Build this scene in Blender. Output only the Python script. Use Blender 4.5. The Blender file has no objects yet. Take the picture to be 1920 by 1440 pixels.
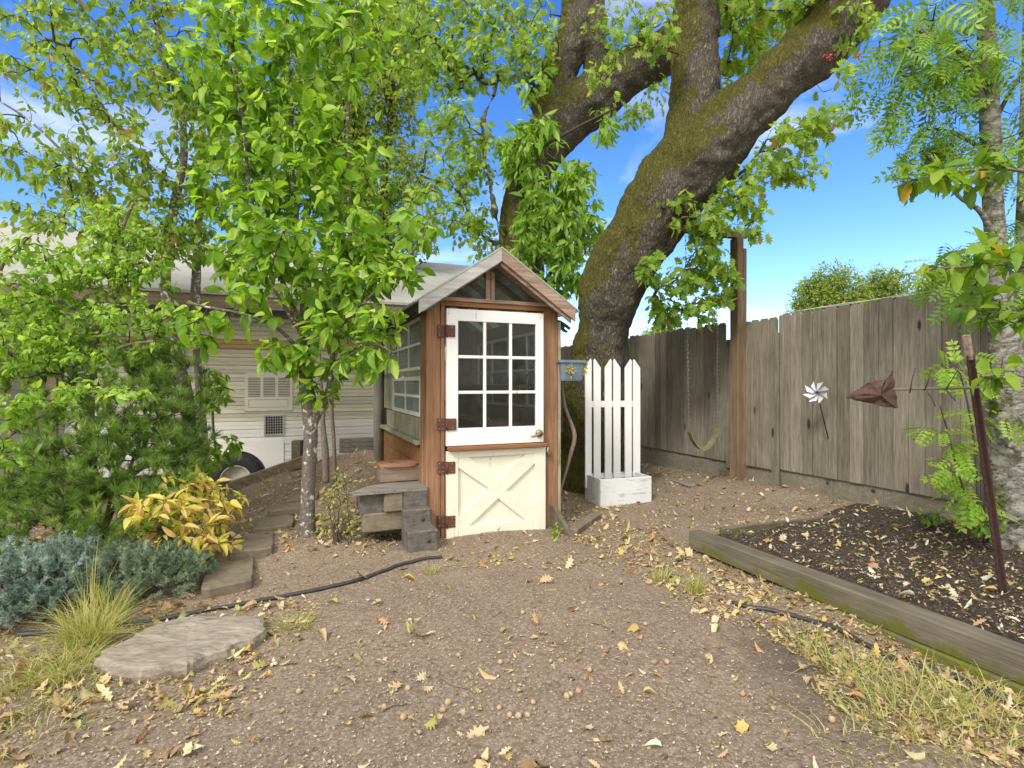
import bpy, math, random
import numpy as np
from mathutils import Vector, Matrix, noise

# ------------------------------------------------------------------ camera, sky, sun
scene = bpy.context.scene
COL = scene.collection
CAMZ, FPX = 1.4, 1000.0
cam = bpy.data.objects.new('camera', bpy.data.cameras.new('camera'))
COL.objects.link(cam)
cam.location = (0, 0, CAMZ)
cam.rotation_euler = (math.radians(90), 0, 0)
cam.data.sensor_width = 36
cam.data.lens = 36 * FPX / 1920
cam.data.clip_start = 0.05
cam.data.clip_end = 1000
scene.camera = cam
scene.view_settings.view_transform = 'Standard'
scene.view_settings.look = 'None'
scene.view_settings.gamma = 1
scene.view_settings.exposure = 0.82

SUN_EL, SUN_AZ = math.radians(43), math.radians(212)      # azimuth clockwise from +Y (behind the camera, left)
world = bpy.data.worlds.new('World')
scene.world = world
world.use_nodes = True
wn, wl = world.node_tree.nodes, world.node_tree.links
wn.clear()
w_out = wn.new('ShaderNodeOutputWorld')
w_bg = wn.new('ShaderNodeBackground')
w_bg.inputs['Strength'].default_value = 0.145
w_sky = wn.new('ShaderNodeTexSky')
w_sky.sky_type = 'NISHITA'
w_sky.sun_disc = False
w_sky.sun_elevation = SUN_EL
w_sky.sun_rotation = SUN_AZ
w_sky.air_density = 1.0
w_sky.dust_density = 0.4
w_sky.ozone_density = 2.5
w_co = wn.new('ShaderNodeTexCoord')
w_map = wn.new('ShaderNodeMapping')
w_map.inputs['Scale'].default_value = (1.0, 1.0, 2.6)
w_no = wn.new('ShaderNodeTexNoise')
w_no.inputs['Scale'].default_value = 2.6
w_no.inputs['Detail'].default_value = 9
w_no.inputs['Roughness'].default_value = 0.56
w_no.inputs['Distortion'].default_value = 0.35
w_ramp = wn.new('ShaderNodeValToRGB')
w_ramp.color_ramp.elements[0].position = 0.535
w_ramp.color_ramp.elements[0].color = (0, 0, 0, 1)
w_ramp.color_ramp.elements[1].position = 0.80
w_ramp.color_ramp.elements[1].color = (1, 1, 1, 1)
# unseen white cloud added behind and overhead to whiten the fill light, thin wisps ahead, a low bank near the horizon
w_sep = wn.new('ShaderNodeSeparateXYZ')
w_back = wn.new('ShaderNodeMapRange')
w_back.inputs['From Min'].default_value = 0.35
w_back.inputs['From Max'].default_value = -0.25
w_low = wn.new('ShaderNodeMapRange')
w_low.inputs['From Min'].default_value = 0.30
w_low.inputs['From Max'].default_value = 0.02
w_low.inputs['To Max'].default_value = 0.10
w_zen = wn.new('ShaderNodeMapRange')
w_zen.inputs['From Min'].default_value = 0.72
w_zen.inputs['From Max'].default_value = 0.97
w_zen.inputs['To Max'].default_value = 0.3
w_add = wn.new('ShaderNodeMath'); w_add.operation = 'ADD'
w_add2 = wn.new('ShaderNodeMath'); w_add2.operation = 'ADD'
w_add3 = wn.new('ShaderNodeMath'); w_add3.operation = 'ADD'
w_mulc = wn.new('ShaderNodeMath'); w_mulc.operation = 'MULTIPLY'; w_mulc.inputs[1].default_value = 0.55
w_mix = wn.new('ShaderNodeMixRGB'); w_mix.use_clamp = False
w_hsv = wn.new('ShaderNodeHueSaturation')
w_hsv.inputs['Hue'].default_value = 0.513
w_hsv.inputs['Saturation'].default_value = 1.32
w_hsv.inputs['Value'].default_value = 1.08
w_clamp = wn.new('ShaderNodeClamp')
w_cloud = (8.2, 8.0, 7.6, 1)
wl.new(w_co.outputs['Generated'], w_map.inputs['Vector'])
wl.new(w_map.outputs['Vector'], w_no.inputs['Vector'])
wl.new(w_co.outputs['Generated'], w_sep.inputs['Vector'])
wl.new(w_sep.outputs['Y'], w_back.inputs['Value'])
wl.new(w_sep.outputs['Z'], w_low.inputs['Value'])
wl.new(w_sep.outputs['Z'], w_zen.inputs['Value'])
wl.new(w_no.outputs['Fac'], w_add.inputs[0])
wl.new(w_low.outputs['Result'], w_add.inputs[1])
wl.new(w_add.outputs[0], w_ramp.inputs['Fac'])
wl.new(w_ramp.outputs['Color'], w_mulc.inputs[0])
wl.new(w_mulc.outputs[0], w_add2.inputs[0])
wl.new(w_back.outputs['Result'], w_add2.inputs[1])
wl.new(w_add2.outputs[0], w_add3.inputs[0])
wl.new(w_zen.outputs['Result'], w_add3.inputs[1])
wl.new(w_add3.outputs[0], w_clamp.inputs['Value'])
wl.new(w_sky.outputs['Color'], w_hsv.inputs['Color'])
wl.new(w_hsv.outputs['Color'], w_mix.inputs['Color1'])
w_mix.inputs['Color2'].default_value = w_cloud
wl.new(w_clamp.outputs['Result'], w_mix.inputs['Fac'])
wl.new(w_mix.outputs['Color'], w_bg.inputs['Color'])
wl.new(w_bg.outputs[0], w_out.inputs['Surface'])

sun = bpy.data.objects.new('sun', bpy.data.lights.new('sun', 'SUN'))
COL.objects.link(sun)
sun.data.energy = 1.8
sun.data.angle = math.radians(14)
sun.data.color = (1.0, 0.95, 0.87)
sd = Vector((math.sin(SUN_AZ) * math.cos(SUN_EL), math.cos(SUN_AZ) * math.cos(SUN_EL), math.sin(SUN_EL)))
sun.rotation_euler = sd.to_track_quat('Z', 'Y').to_euler()

R = random.Random(7)
NR = np.random.default_rng(11)

# ------------------------------------------------------------------ measuring helpers
def P(px, py, Y):
    """photo measurement + distance -> metres"""
    return Vector(((px - 960) / FPX * Y, Y, CAMZ - (py - 720) / FPX * Y))

ANG = math.radians(22.5)
CU, SU = math.cos(ANG), math.sin(ANG)
O = Vector((-0.59, 4.72, 0))
def L(u, v, z=0.0):
    """garden grid (u along the greenhouse front, v away from it) -> world"""
    return Vector((O.x + CU * u - SU * v, O.y + SU * u + CU * v, z))

_ctl = []
def ctl(px, py, Y, z=None):
    p = P(px, py, Y)
    _ctl.append((p.x, p.y, p.z if z is None else z))
for c in [(577,1005,4.56,.09),(430,1105,3.64,0),(380,1150,3.3,0),(520,990,4.7,.12),(560,930,5.7,.2),(600,900,6.2,.28),
          (650,855,7.0,.45),(700,870,6.6,.41),(700,850,7.4,.47),(670,960,5.2,.17),(745,1010,4.75,.02),(700,900,5.8,.33),
          (640,1000,4.6,.08),(600,1060,4.1,.01),(760,930,5.6,.15),(1050,960,5.7,.02),(1100,930,6.5,.03),(1200,866,8.9,.1),
          (1280,880,7.9,.13),(1390,895,6.84,.19),(1500,912,6.0,.22),(1640,945,5.2,.21),(1763,965,4.7,.23),(1440,960,5.8,.06),(1880,1000,4.1,.2),
          (1150,1000,5.0,.0),(1300,960,5.8,.04),(1400,1000,4.9,.04),(1500,1030,4.2,.07),(1700,1100,3.4,.08),
          (1300,1100,3.7,0),(1000,1100,3.7,0),(800,1100,3.7,0),(600,1200,2.9,0),(900,1300,2.4,0),(300,1300,2.4,0),
          (1500,1300,2.4,0),(1900,1300,2.4,0),(100,1200,2.9,0),(250,1050,4.0,.03),(100,1000,4.6,.03),(300,950,5.2,.02),
          (450,930,6.0,.1),(430,920,6.5,.05),(200,920,6.0,-.05),(500,900,6.4,.22),(540,880,6.6,.30),(960,900,8,.25),(960,900,12,.3),(600,850,12,.0),(1500,850,12,.2)]:
    ctl(c[0], c[1], c[2], c[3])
_ctl += [(x, y, 0.0) for x in (-4, -1.5, 0, 1.5, 4) for y in (-1.5, 1.0, 2.0)]
_C = np.array(_ctl)

def uv_of(x, y):
    dx, dy = x - O.x, y - O.y
    return CU * dx + SU * dy, -SU * dx + CU * dy

def terrain_np(x, y):
    x = np.asarray(x, float); y = np.asarray(y, float)
    d2 = (x[..., None] - _C[:, 0])**2 + (y[..., None] - _C[:, 1])**2
    w = 1.0 / (d2 + 0.03)**1.7
    z = (w * _C[:, 2]).sum(-1) / w.sum(-1)
    far = np.clip((np.hypot(x, y - 4) - 9) / 10, 0, 1)
    z = z * (1 - far) + 0.0 * far
    u, v = uv_of(x, y)
    # the trailer stands in a cut behind the sloping timber
    m = np.clip((v - 3.12) / 0.22, 0, 1) * np.clip((0.25 - u) / 0.25, 0, 1)
    z = z * (1 - m) + (-0.29) * m
    return z
def tz(x, y):
    return float(terrain_np(np.array([x]), np.array([y]))[0])
def G(px, py, z=None):
    """point of the photograph that lies on the ground (or on the level z)"""
    if z is not None:
        Y = (CAMZ - z) / ((py - 720) / FPX)
        return Vector(((px - 960) / FPX * Y, Y, z))
    zz = 0.0
    for _ in range(12):
        Y = (CAMZ - zz) / ((py - 720) / FPX)
        x = (px - 960) / FPX * Y
        zz = 0.5 * zz + 0.5 * tz(x, Y)
    return Vector((x, Y, zz))

# ------------------------------------------------------------------ materials
def rgb(c): return (c[0], c[1], c[2], 1)
class Mat:
    def __init__(self, name, rough=0.8, spec=0.3):
        self.m = bpy.data.materials.new(name); self.m.use_nodes = True
        self.nt = self.m.node_tree; self.n = self.nt.nodes; self.l = self.nt.links
        self.b = self.n['Principled BSDF']; self.out = self.n['Material Output']
        self.b.inputs['Roughness'].default_value = rough
        self.b.inputs['Specular IOR Level'].default_value = spec
        self._co = None
    def co(self, scale=(1,1,1), rot=(0,0,0), kind='Object'):
        if self._co is None: self._co = self.n.new('ShaderNodeTexCoord')
        mp = self.n.new('ShaderNodeMapping'); mp.inputs['Scale'].default_value = scale
        mp.inputs['Rotation'].default_value = rot
        self.l.new(self._co.outputs[kind], mp.inputs['Vector']); return mp.outputs['Vector']
    def noise(self, vec, scale, detail=5, rough=.55, dist=0.0):
        t = self.n.new('ShaderNodeTexNoise'); t.inputs['Scale'].default_value = scale
        t.inputs['Detail'].default_value = detail; t.inputs['Roughness'].default_value = rough
        t.inputs['Distortion'].default_value = dist
        if vec is not None: self.l.new(vec, t.inputs['Vector'])
        return t.outputs['Fac']
    def voro(self, vec, scale, feature='F1', out='Distance', rand=1.0):
        t = self.n.new('ShaderNodeTexVoronoi'); t.feature = feature; t.inputs['Scale'].default_value = scale
        t.inputs['Randomness'].default_value = rand
        if vec is not None: self.l.new(vec, t.inputs['Vector'])
        return t.outputs[out]
    def attr(self, name='rnd'):
        a = self.n.new('ShaderNodeAttribute'); a.attribute_name = name; return a.outputs['Fac']
    def ramp(self, fac, stops, interp='LINEAR'):
        r = self.n.new('ShaderNodeValToRGB'); cr = r.color_ramp; cr.interpolation = interp
        while len(cr.elements) < len(stops): cr.elements.new(0.5)
        for e, (p, c) in zip(cr.elements, stops):
            e.position = p; e.color = rgb(c) if not isinstance(c, (int, float)) else (c, c, c, 1)
        self.l.new(fac, r.inputs['Fac']); return r.outputs['Color']
    def mix(self, fac, a, b, mode='MIX'):
        x = self.n.new('ShaderNodeMixRGB'); x.blend_type = mode
        for s, v in ((x.inputs['Fac'], fac), (x.inputs['Color1'], a), (x.inputs['Color2'], b)):
            if isinstance(v, (int, float)): s.default_value = v if s.type == 'VALUE' else (v, v, v, 1)
            elif isinstance(v, tuple): s.default_value = rgb(v)
            else: self.l.new(v, s)
        return x.outputs['Color']
    def math(self, op, a, b=None):
        x = self.n.new('ShaderNodeMath'); x.operation = op
        for i, v in enumerate((a, b)):
            if v is None: continue
            if isinstance(v, (int, float)): x.inputs[i].default_value = v
            else: self.l.new(v, x.inputs[i])
        return x.outputs[0]
    def color(self, s): self.l.new(s, self.b.inputs['Base Color']) if not isinstance(s, tuple) else setattr(self.b.inputs['Base Color'], 'default_value', rgb(s)); return self
    def bump(self, h, strength=.5, dist=.01):
        b = self.n.new('ShaderNodeBump'); b.inputs['Strength'].default_value = strength
        b.inputs['Distance'].default_value = dist
        self.l.new(h, b.inputs['Height']); self.l.new(b.outputs['Normal'], self.b.inputs['Normal']); return self

def wood(name, cols, axis='z', grain=26, stretch=.05, knots=True, moss=None, bump=.4, rough=.85, spot=None, rnd=False):
    """cols: dark, mid, light; grain runs along the axis"""
    m = Mat(name, rough, .2)
    sc = {'x': (stretch,1,1), 'y': (1,stretch,1), 'z': (1,1,stretch)}[axis]
    v = m.co(sc)
    if rnd:
        add = m.n.new('ShaderNodeVectorMath'); add.operation = 'ADD'
        cmb = m.n.new('ShaderNodeCombineXYZ')
        r = m.math('MULTIPLY', m.attr(), 37.0)
        for i in range(3): m.l.new(r, cmb.inputs[i])
        m.l.new(v, add.inputs[0]); m.l.new(cmb.outputs[0], add.inputs[1]); v = add.outputs[0]
    g = m.noise(v, grain, 8, .62, .6)
    g2 = m.noise(v, grain * 3.4, 4, .6, .2)
    c = m.ramp(g, [(.28, cols[0]), (.5, cols[1]), (.72, cols[2])])
    c = m.mix(.35, c, m.ramp(g2, [(.35, cols[0]), (.65, cols[2])]))
    blot = m.noise(m.co(), 2.3, 4, .6)
    c = m.mix(m.ramp(blot, [(.35, 0.0), (.75, .45)]), c, cols[0])
    if rnd:
        c = m.mix(.75, c, m.ramp(m.attr(), [(0, .68), (.5, .95), (1, 1.18)]), 'MULTIPLY')
        c2 = m.ramp(m.attr(), [(0, (1.0, .96, .88)), (.35, (.92, .95, .9)), (.7, (1.05, .98, .9)), (1, (1.0, 1.0, 1.0))])
        c = m.mix(.6, c, c2, 'MULTIPLY')
    if knots:
        kv = m.co({'x': (.35,1,1), 'y': (1,.35,1), 'z': (1,1,.35)}[axis])
        k = m.voro(kv, 4.2)
        c = m.mix(m.ramp(k, [(.06, 1.0), (.11, .0)]), c, tuple(x * .35 for x in cols[0]))
    if spot:
        s = m.noise(m.co(), 9, 6, .7)
        c = m.mix(m.ramp(s, [(.56, 0.0), (.66, .85)]), c, spot)
    if moss:
        s = m.noise(m.co(), 5, 8, .75)
        if len(moss) > 2:
            geo = m.n.new('ShaderNodeNewGeometry'); sx = m.n.new('ShaderNodeSeparateXYZ'); m.l.new(geo.outputs['Normal'], sx.inputs[0])
            oz = m.n.new('ShaderNodeSeparateXYZ'); m.l.new(m.co(), oz.inputs[0])
            s = m.math('SUBTRACT', m.math('ADD', s, moss[2]), m.math('MULTIPLY', sx.outputs['Z'], moss[2]))
            s = m.math('SUBTRACT', s, m.math('MULTIPLY', oz.outputs['Z'], moss[3]))
        c = m.mix(m.ramp(s, [(moss[1], 0.0), (moss[1] + .09, .9)]), c, moss[0])
    m.color(c)
    m.bump(m.mix(.5, g, g2), bump, .006)
    return m.m

def paint(name, col, wear, wearcol, rough=.55, thr=.68, axis='z'):
    m = Mat(name, rough, .35)
    v = m.co({'z': (1,1,.12), 'x': (.12,1,1)}[axis])
    s = m.noise(v, 20, 7, .7)
    d = m.noise(m.co(), 3.0, 5, .65)
    c = m.mix(m.ramp(d, [(.4, 0.0), (.8, .22)]), col, wearcol)
    c = m.mix(m.ramp(s, [(thr, 0.0), (thr + .05, wear)]), c, wearcol)
    chips = m.noise(m.co(), 48, 3, .6)
    c = m.mix(m.ramp(chips, [(.74, 0.0), (.76, .8)]), c, tuple(x * .3 for x in wearcol))
    m.color(c); m.bump(s, .25, .003)
    return m.m

def leafmat(name, cols, trans=.42, odd=None, rough=.45):
    m = Mat(name, rough, .35)
    st = [(i / (len(cols) - 1) * (0.965 if odd else 1), c) for i, c in enumerate(cols)]
    if odd: st = st + [(.985, odd[0]), (1.0, odd[1])]
    c = m.ramp(m.attr(), st)
    v = m.noise(m.co(), 40, 3, .5)
    c = m.mix(.35, c, m.ramp(v, [(.3, .75), (.7, 1.2)]), 'MULTIPLY')
    m.color(c)
    tr = m.n.new('ShaderNodeBsdfTranslucent')
    tc = m.mix(1.0, c, (1.25, 1.2, .55), 'MULTIPLY')
    m.l.new(tc, tr.inputs['Color'])
    ms = m.n.new('ShaderNodeMixShader'); ms.inputs[0].default_value = trans
    m.l.new(m.b.outputs[0], ms.inputs[1]); m.l.new(tr.outputs[0], ms.inputs[2]); m.l.new(ms.outputs[0], m.out.inputs['Surface'])
    return m.m

def glass(name, film=.15, filmcol=(.5,.52,.48), rough=.04):
    m = Mat(name)
    tr = m.n.new('ShaderNodeBsdfTransparent'); tr.inputs[0].default_value = (.88, .91, .89, 1)
    gl = m.n.new('ShaderNodeBsdfGlossy'); gl.inputs['Roughness'].default_value = rough
    fr = m.n.new('ShaderNodeFresnel'); fr.inputs[0].default_value = 1.22
    ms = m.n.new('ShaderNodeMixShader')
    m.l.new(fr.outputs[0], ms.inputs[0]); m.l.new(tr.outputs[0], ms.inputs[1]); m.l.new(gl.outputs[0], ms.inputs[2])
    df = m.n.new('ShaderNodeBsdfDiffuse'); df.inputs[0].default_value = rgb(filmcol)
    ms2 = m.n.new('ShaderNodeMixShader')
    d = m.noise(m.co(), 7, 6, .7)
    m.l.new(m.ramp(d, [(.3, film * .5), (.75, min(1, film * 1.5))]), ms2.inputs[0])
    m.l.new(ms.outputs[0], ms2.inputs[1]); m.l.new(df.outputs[0], ms2.inputs[2]); m.l.new(ms2.outputs[0], m.out.inputs['Surface'])
    return m.m

def simple(name, col, rough=.7, spec=.3, var=.25, scale=20, bump=.2, metal=0.0, dark=.5):
    m = Mat(name, rough, spec)
    n = m.noise(m.co(), scale, 6, .65)
    c = m.mix(m.ramp(n, [(.35, 0.0), (.75, var * 2)]), col, tuple(x * dark for x in col))
    m.color(c); m.b.inputs['Metallic'].default_value = metal
    m.bump(n, bump, .004)
    return m.m

def barkmat(name, cols, scale=14, moss=None, lichen=None, bump=1.0, zs=.28, dist=.03):
    m = Mat(name, .95, .1)
    v = m.co((1, 1, zs))
    nz = m.noise(v, scale * .5, 5, .6)
    vm = m.n.new('ShaderNodeVectorMath'); vm.operation = 'ADD'
    cmb = m.n.new('ShaderNodeCombineXYZ')
    q = m.math('MULTIPLY', nz, .22)
    for i in range(3): m.l.new(q, cmb.inputs[i])
    m.l.new(v, vm.inputs[0]); m.l.new(cmb.outputs[0], vm.inputs[1])
    e = m.voro(vm.outputs[0], scale, 'DISTANCE_TO_EDGE')
    fine = m.noise(v, scale * 5, 6, .7)
    c = m.ramp(e, [(.0, cols[0]), (.12, cols[1]), (.5, cols[2])])
    c = m.mix(.5, c, m.ramp(fine, [(.3, cols[0]), (.7, cols[2])]))
    if lichen:
        s = m.noise(m.co(), lichen[2], 7, .7)
        c = m.mix(m.ramp(s, [(lichen[1], 0.0), (lichen[1] + .05, .85)]), c, lichen[0])
    if moss:
        s = m.noise(m.co(), 2.1, 9, .76)
        geo = m.n.new('ShaderNodeNewGeometry'); sx = m.n.new('ShaderNodeSeparateXYZ')
        m.l.new(geo.outputs['Normal'], sx.inputs[0])
        up = m.math('ADD', s, m.math('MULTIPLY', m.math('SUBTRACT', sx.outputs['Z'], sx.outputs['X']), .16))
        k = m.ramp(up, [(moss[1], 0.0), (moss[1] + .06, .95)])
        mc = m.ramp(m.noise(m.co(), 30, 6, .7), [(.3, tuple(x * .45 for x in moss[0])), (.7, moss[0])])
        c = m.mix(k, c, mc)
    m.color(c)
    h = m.mix(.45, m.ramp(e, [(0, 0.0), (.3, 1.0)]), fine)
    m.bump(h, bump, dist)
    return m.m

M = {}
M['white'] = paint('white paint', (.78,.785,.78), .8, (.42,.39,.34), thr=.62)
M['cream'] = paint('cream paint', (.72,.70,.58), .8, (.42,.38,.28), thr=.60)
M['planterwhite'] = paint('chalky white paint', (.68,.70,.70), .75, (.36,.37,.38), thr=.55, axis='x')
M['picket'] = paint('picket white', (.82,.83,.83), .5, (.5,.5,.48), thr=.72)
M['stain'] = wood('stained cedar', ((.13,.065,.034),(.27,.145,.078),(.38,.235,.14)), 'z', 22, spot=None, bump=.25)
M['stainx'] = wood('stained cedar flat', ((.13,.055,.024),(.27,.125,.055),(.38,.21,.10)), 'x', 22, bump=.25)
M['greywood'] = wood('weathered grey fascia', ((.24,.235,.22),(.45,.45,.435),(.60,.60,.58)), 'x', 30, bump=.5)
M['brownwood'] = wood('weathered brown fascia', ((.16,.10,.07),(.33,.23,.17),(.50,.41,.33)), 'x', 30, bump=.5)
M['fence'] = wood('weathered fence boards', ((.10,.088,.064),(.215,.193,.148),(.35,.32,.26)), 'z', 34, stretch=.06, bump=.9, rnd=True, moss=((.10,.11,.04), .66))
M['fencelow'] = wood('kickboard', ((.10,.088,.06),(.19,.17,.125),(.28,.255,.2)), 'x', 20, bump=.4)
M['timber'] = wood('landscape timber', ((.06,.052,.036),(.13,.112,.08),(.21,.185,.135)), 'y', 26, bump=.7, knots=False, moss=((.10,.105,.015), .60, .20, 1.6))
M['timbermoss'] = wood('mossy timber', ((.06,.05,.035),(.11,.10,.065),(.17,.15,.10)), 'y', 26, bump=.9, knots=False, moss=((.13,.14,.012), .47))
M['post'] = wood('swing post', ((.10,.065,.038),(.20,.135,.08),(.30,.215,.135)), 'z', 18, bump=.3)
M['oldwood'] = wood('old grey wood', ((.09,.08,.065),(.21,.19,.16),(.36,.33,.28)), 'x', 28, bump=.7, moss=((.11,.11,.03), .66))
M['block'] = wood('mossy block', ((.05,.045,.038),(.12,.11,.095),(.22,.20,.17)), 'x', 12, stretch=.5, bump=.9, knots=False, moss=((.11,.11,.03), .60))
M['block2'] = wood('tan block', ((.10,.08,.055),(.20,.165,.115),(.28,.24,.17)), 'x', 10, stretch=.5, bump=.7, knots=False)
M['stone'] = simple('stepping stone', (.20,.165,.12), .95, .1, .4, 14, .8)
M['brick'] = simple('old brick', (.22,.17,.13), .95, .1, .4, 14, .8)
M['plywood'] = wood('mildewed plywood', ((.15,.15,.09),(.33,.31,.22),(.46,.44,.34)), 'z', 12, stretch=.2, bump=.3, knots=False, moss=((.17,.18,.07), .58))
M['lid'] = wood('red brown lid', ((.15,.06,.03),(.34,.17,.10),(.45,.26,.17)), 'x', 24, bump=.3, knots=False)
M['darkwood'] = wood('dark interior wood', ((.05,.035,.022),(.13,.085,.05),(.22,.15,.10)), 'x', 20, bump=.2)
M['rust'] = simple('rusty steel', (.155,.075,.05), .8, .3, .5, 30, .5, .2)
M['postrust'] = simple('dark red steel', (.075,.036,.032), .7, .4, .4, 24, .4, .1)
M['brass'] = simple('aged brass', (.38,.30,.18), .35, .5, .4, 40, .2, .9)
M['screw'] = simple('screw head', (.6,.58,.52), .4, .5, .1, 30, .1, .8)
M['glass'] = glass('clear pane', .045, (.32,.34,.31))  # pale diffuse film paints some light over the dim interior behind
M['dustglass'] = glass('dusty pane', .42, (.30,.34,.33))
M['gableglass'] = glass('dark gable pane', .55, (.06,.06,.045))  # strong dark diffuse film darkens this pane
M['roofpanel'] = simple('corrugated roof panel', (.62,.63,.60), .6, .3, .2, 6, .2)
_m = Mat('fibreglass roof panel', .6, .3); _m.b.inputs['Base Color'].default_value = (.60,.61,.57,1)
_t = _m.n.new('ShaderNodeBsdfTranslucent'); _t.inputs[0].default_value = (.55,.58,.50,1); _x = _m.n.new('ShaderNodeMixShader'); _x.inputs[0].default_value = .55
_m.l.new(_m.b.outputs[0], _x.inputs[1]); _m.l.new(_t.outputs[0], _x.inputs[2]); _m.l.new(_x.outputs[0], _m.out.inputs['Surface'])
M['fibreglass'] = _m.m
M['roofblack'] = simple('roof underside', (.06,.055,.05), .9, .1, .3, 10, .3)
M['rubber'] = simple('black rubber', (.025,.026,.03), .7, .4, .3, 40, .2)
M['hose'] = simple('black pipe', (.035,.035,.037), .5, .5, .3, 50, .2)
M['rim'] = simple('cream wheel rim', (.55,.53,.44), .5, .4, .3, 12, .2)
M['trailerwhite'] = simple('trailer white aluminium', (.72,.72,.68), .42, .5, .12, 3, .05, 0, .75)
M['trailerbeige'] = simple('trailer beige aluminium', (.47,.44,.33), .38, .5, .2, 3, .05, 0, .72)
_m = Mat('trailer beige aluminium ribs', .36, .5)
_m.color(_m.mix(_m.ramp(_m.noise(_m.co((1,1,3)), 4, 5, .6), [(.4, 0.0), (.8, .4)]), _m.ramp(_m.attr(), [(0, (.48,.47,.39)), (.4, (.60,.58,.46)), (.7, (.62,.58,.40)), (1, (.72,.71,.62))]), (.30,.28,.21)))
M['trailerbeige'] = _m.m
M['trailerstripe'] = simple('trailer ochre stripe', (.48,.32,.12), .4, .5, .12, 3, .05)
M['ventpanel'] = simple('vent panel', (.62,.60,.49), .5, .4, .1, 8, .05)
M['slot'] = simple('slot dark', (.08,.08,.06), .9, .1, .2, 8, .05)
M['blackglass'] = simple('dark window', (.015,.018,.02), .08, .6, .1, 5, 0)
M['alu'] = simple('aluminium', (.5,.5,.5), .35, .5, .2, 20, .1, .8)
M['greypole'] = simple('grey pole', (.21,.20,.17), .8, .3, .4, 6, .3)
M['bluepot'] = simple('faded blue plastic', (.15,.205,.25), .55, .4, .2, 9, .1)
M['cloth'] = simple('brown canvas', (.095,.056,.045), .85, .2, .35, 14, .6)
M['pinwheel'] = simple('silver foil', (.72,.74,.80), .3, .6, .15, 12, .1)
M['dried'] = simple('dried flowers', (.42,.28,.14), .9, .1, .4, 30, .3)
M['pinkwhite'] = simple('white plastic', (.8,.78,.76), .5, .4, .2, 30, .1)
M['roofwhite'] = simple('white roof coating', (.37,.36,.325), .9, .1, .3, 3.2, .9, 0, .68)
M['wallwhite'] = simple('pale house wall', (.50,.50,.46), .85, .2, .2, 5, .2)
M['fasciabrown'] = wood('rotten fascia', ((.10,.07,.05),(.24,.18,.13),(.36,.30,.22)), 'x', 20, bump=.5)
M['chain'] = simple('galvanised chain', (.30,.28,.24), .5, .5, .3, 50, .2, .6)
M['seat'] = simple('weathered swing seat', (.24,.22,.12), .8, .2, .5, 14, .3)
M['stick'] = barkmat('stick bark', ((.10,.075,.055),(.22,.17,.13),(.34,.28,.22)), 30, bump=.4, dist=.004)
M['twig'] = barkmat('twig bark', ((.035,.028,.022),(.075,.06,.045),(.12,.1,.08)), 40, bump=.2, dist=.003)
M['oak'] = barkmat('oak bark', ((.06,.052,.04),(.18,.16,.125),(.33,.30,.245)), 26, moss=((.20,.19,.045), .52), lichen=((.36,.37,.31), .63, 5), bump=1.0, dist=.06)
M['mottle'] = barkmat('mottled birch-like bark', ((.05,.04,.035),(.15,.12,.10),(.27,.24,.20)), 26, lichen=((.66,.64,.58), .56, 17), bump=.5, dist=.008, zs=1.0)
M['rowanbark'] = barkmat('grey lichened bark', ((.06,.055,.045),(.20,.185,.155),(.44,.43,.38)), 9, lichen=((.055,.06,.035), .53, 7), moss=((.13,.14,.03), .66), bump=.9, dist=.02, zs=1.5)
M['leafA'] = leafmat('bright broad leaves', [(.11,.22,.02),(.17,.33,.025),(.25,.45,.04),(.36,.57,.07),(.54,.71,.15)], .55)
M['leafB'] = leafmat('drooping dogwood leaves', [(.17,.28,.05),(.28,.42,.075),(.42,.55,.12)], .6, ((.42,.24,.09),(.5,.3,.15)))
M['leafC'] = leafmat('small plum leaves', [(.18,.33,.04),(.32,.51,.075),(.48,.66,.15)], .55)
M['leafH'] = leafmat('yellow green fine leaves', [(.14,.24,.03),(.27,.38,.05),(.42,.48,.09)], .5, ((.5,.3,.1),(.5,.3,.1)))
M['leafV'] = leafmat('long drooping leaflets', [(.14,.27,.035),(.27,.45,.06),(.42,.60,.14)], .55)
M['leafO'] = leafmat('lobed oak leaves', [(.18,.31,.05),(.30,.46,.08),(.44,.58,.13)], .62, ((.45,.28,.06),(.45,.2,.08)))
M['leafR'] = leafmat('feather leaves', [(.11,.22,.03),(.21,.38,.045),(.34,.53,.08)], .5)
M['leafS'] = leafmat('bright young leaves', [(.10,.20,.02),(.20,.35,.03),(.30,.45,.05)], .5, ((.6,.38,.04),(.65,.35,.03)))
M['leafF'] = leafmat('far tree leaves', [(.13,.21,.04),(.26,.36,.07),(.42,.50,.13)], .5)
M['needle'] = leafmat('pine needles', [(.08,.15,.03),(.17,.29,.05),(.34,.47,.11)], .35)
M['junipergreen'] = leafmat('green juniper', [(.08,.13,.07),(.19,.26,.16),(.38,.46,.31)], .15, rough=.8)
M['juniper'] = leafmat('blue juniper', [(.06,.11,.09),(.20,.28,.235),(.46,.55,.50)], .15, rough=.8)
M['hosta'] = leafmat('yellowing leaves', [(.34,.42,.05),(.60,.56,.08),(.74,.66,.18),(.66,.52,.20),(.60,.36,.14)], .45)
M['grass'] = leafmat('grass blades', [(.22,.30,.06),(.45,.45,.15),(.68,.60,.32)], .45)
M['litter'] = leafmat('fallen leaves', [(.46,.33,.18),(.34,.22,.11),(.58,.46,.28),(.52,.38,.12),(.26,.17,.09),(.36,.36,.10),(.62,.53,.36),(.40,.20,.08)], .15, rough=.8)
M['litterpale'] = leafmat('pale fallen leaves', [(.52,.45,.34),(.62,.57,.46),(.42,.33,.22),(.56,.44,.16),(.34,.22,.12)], .12, rough=.8)
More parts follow.
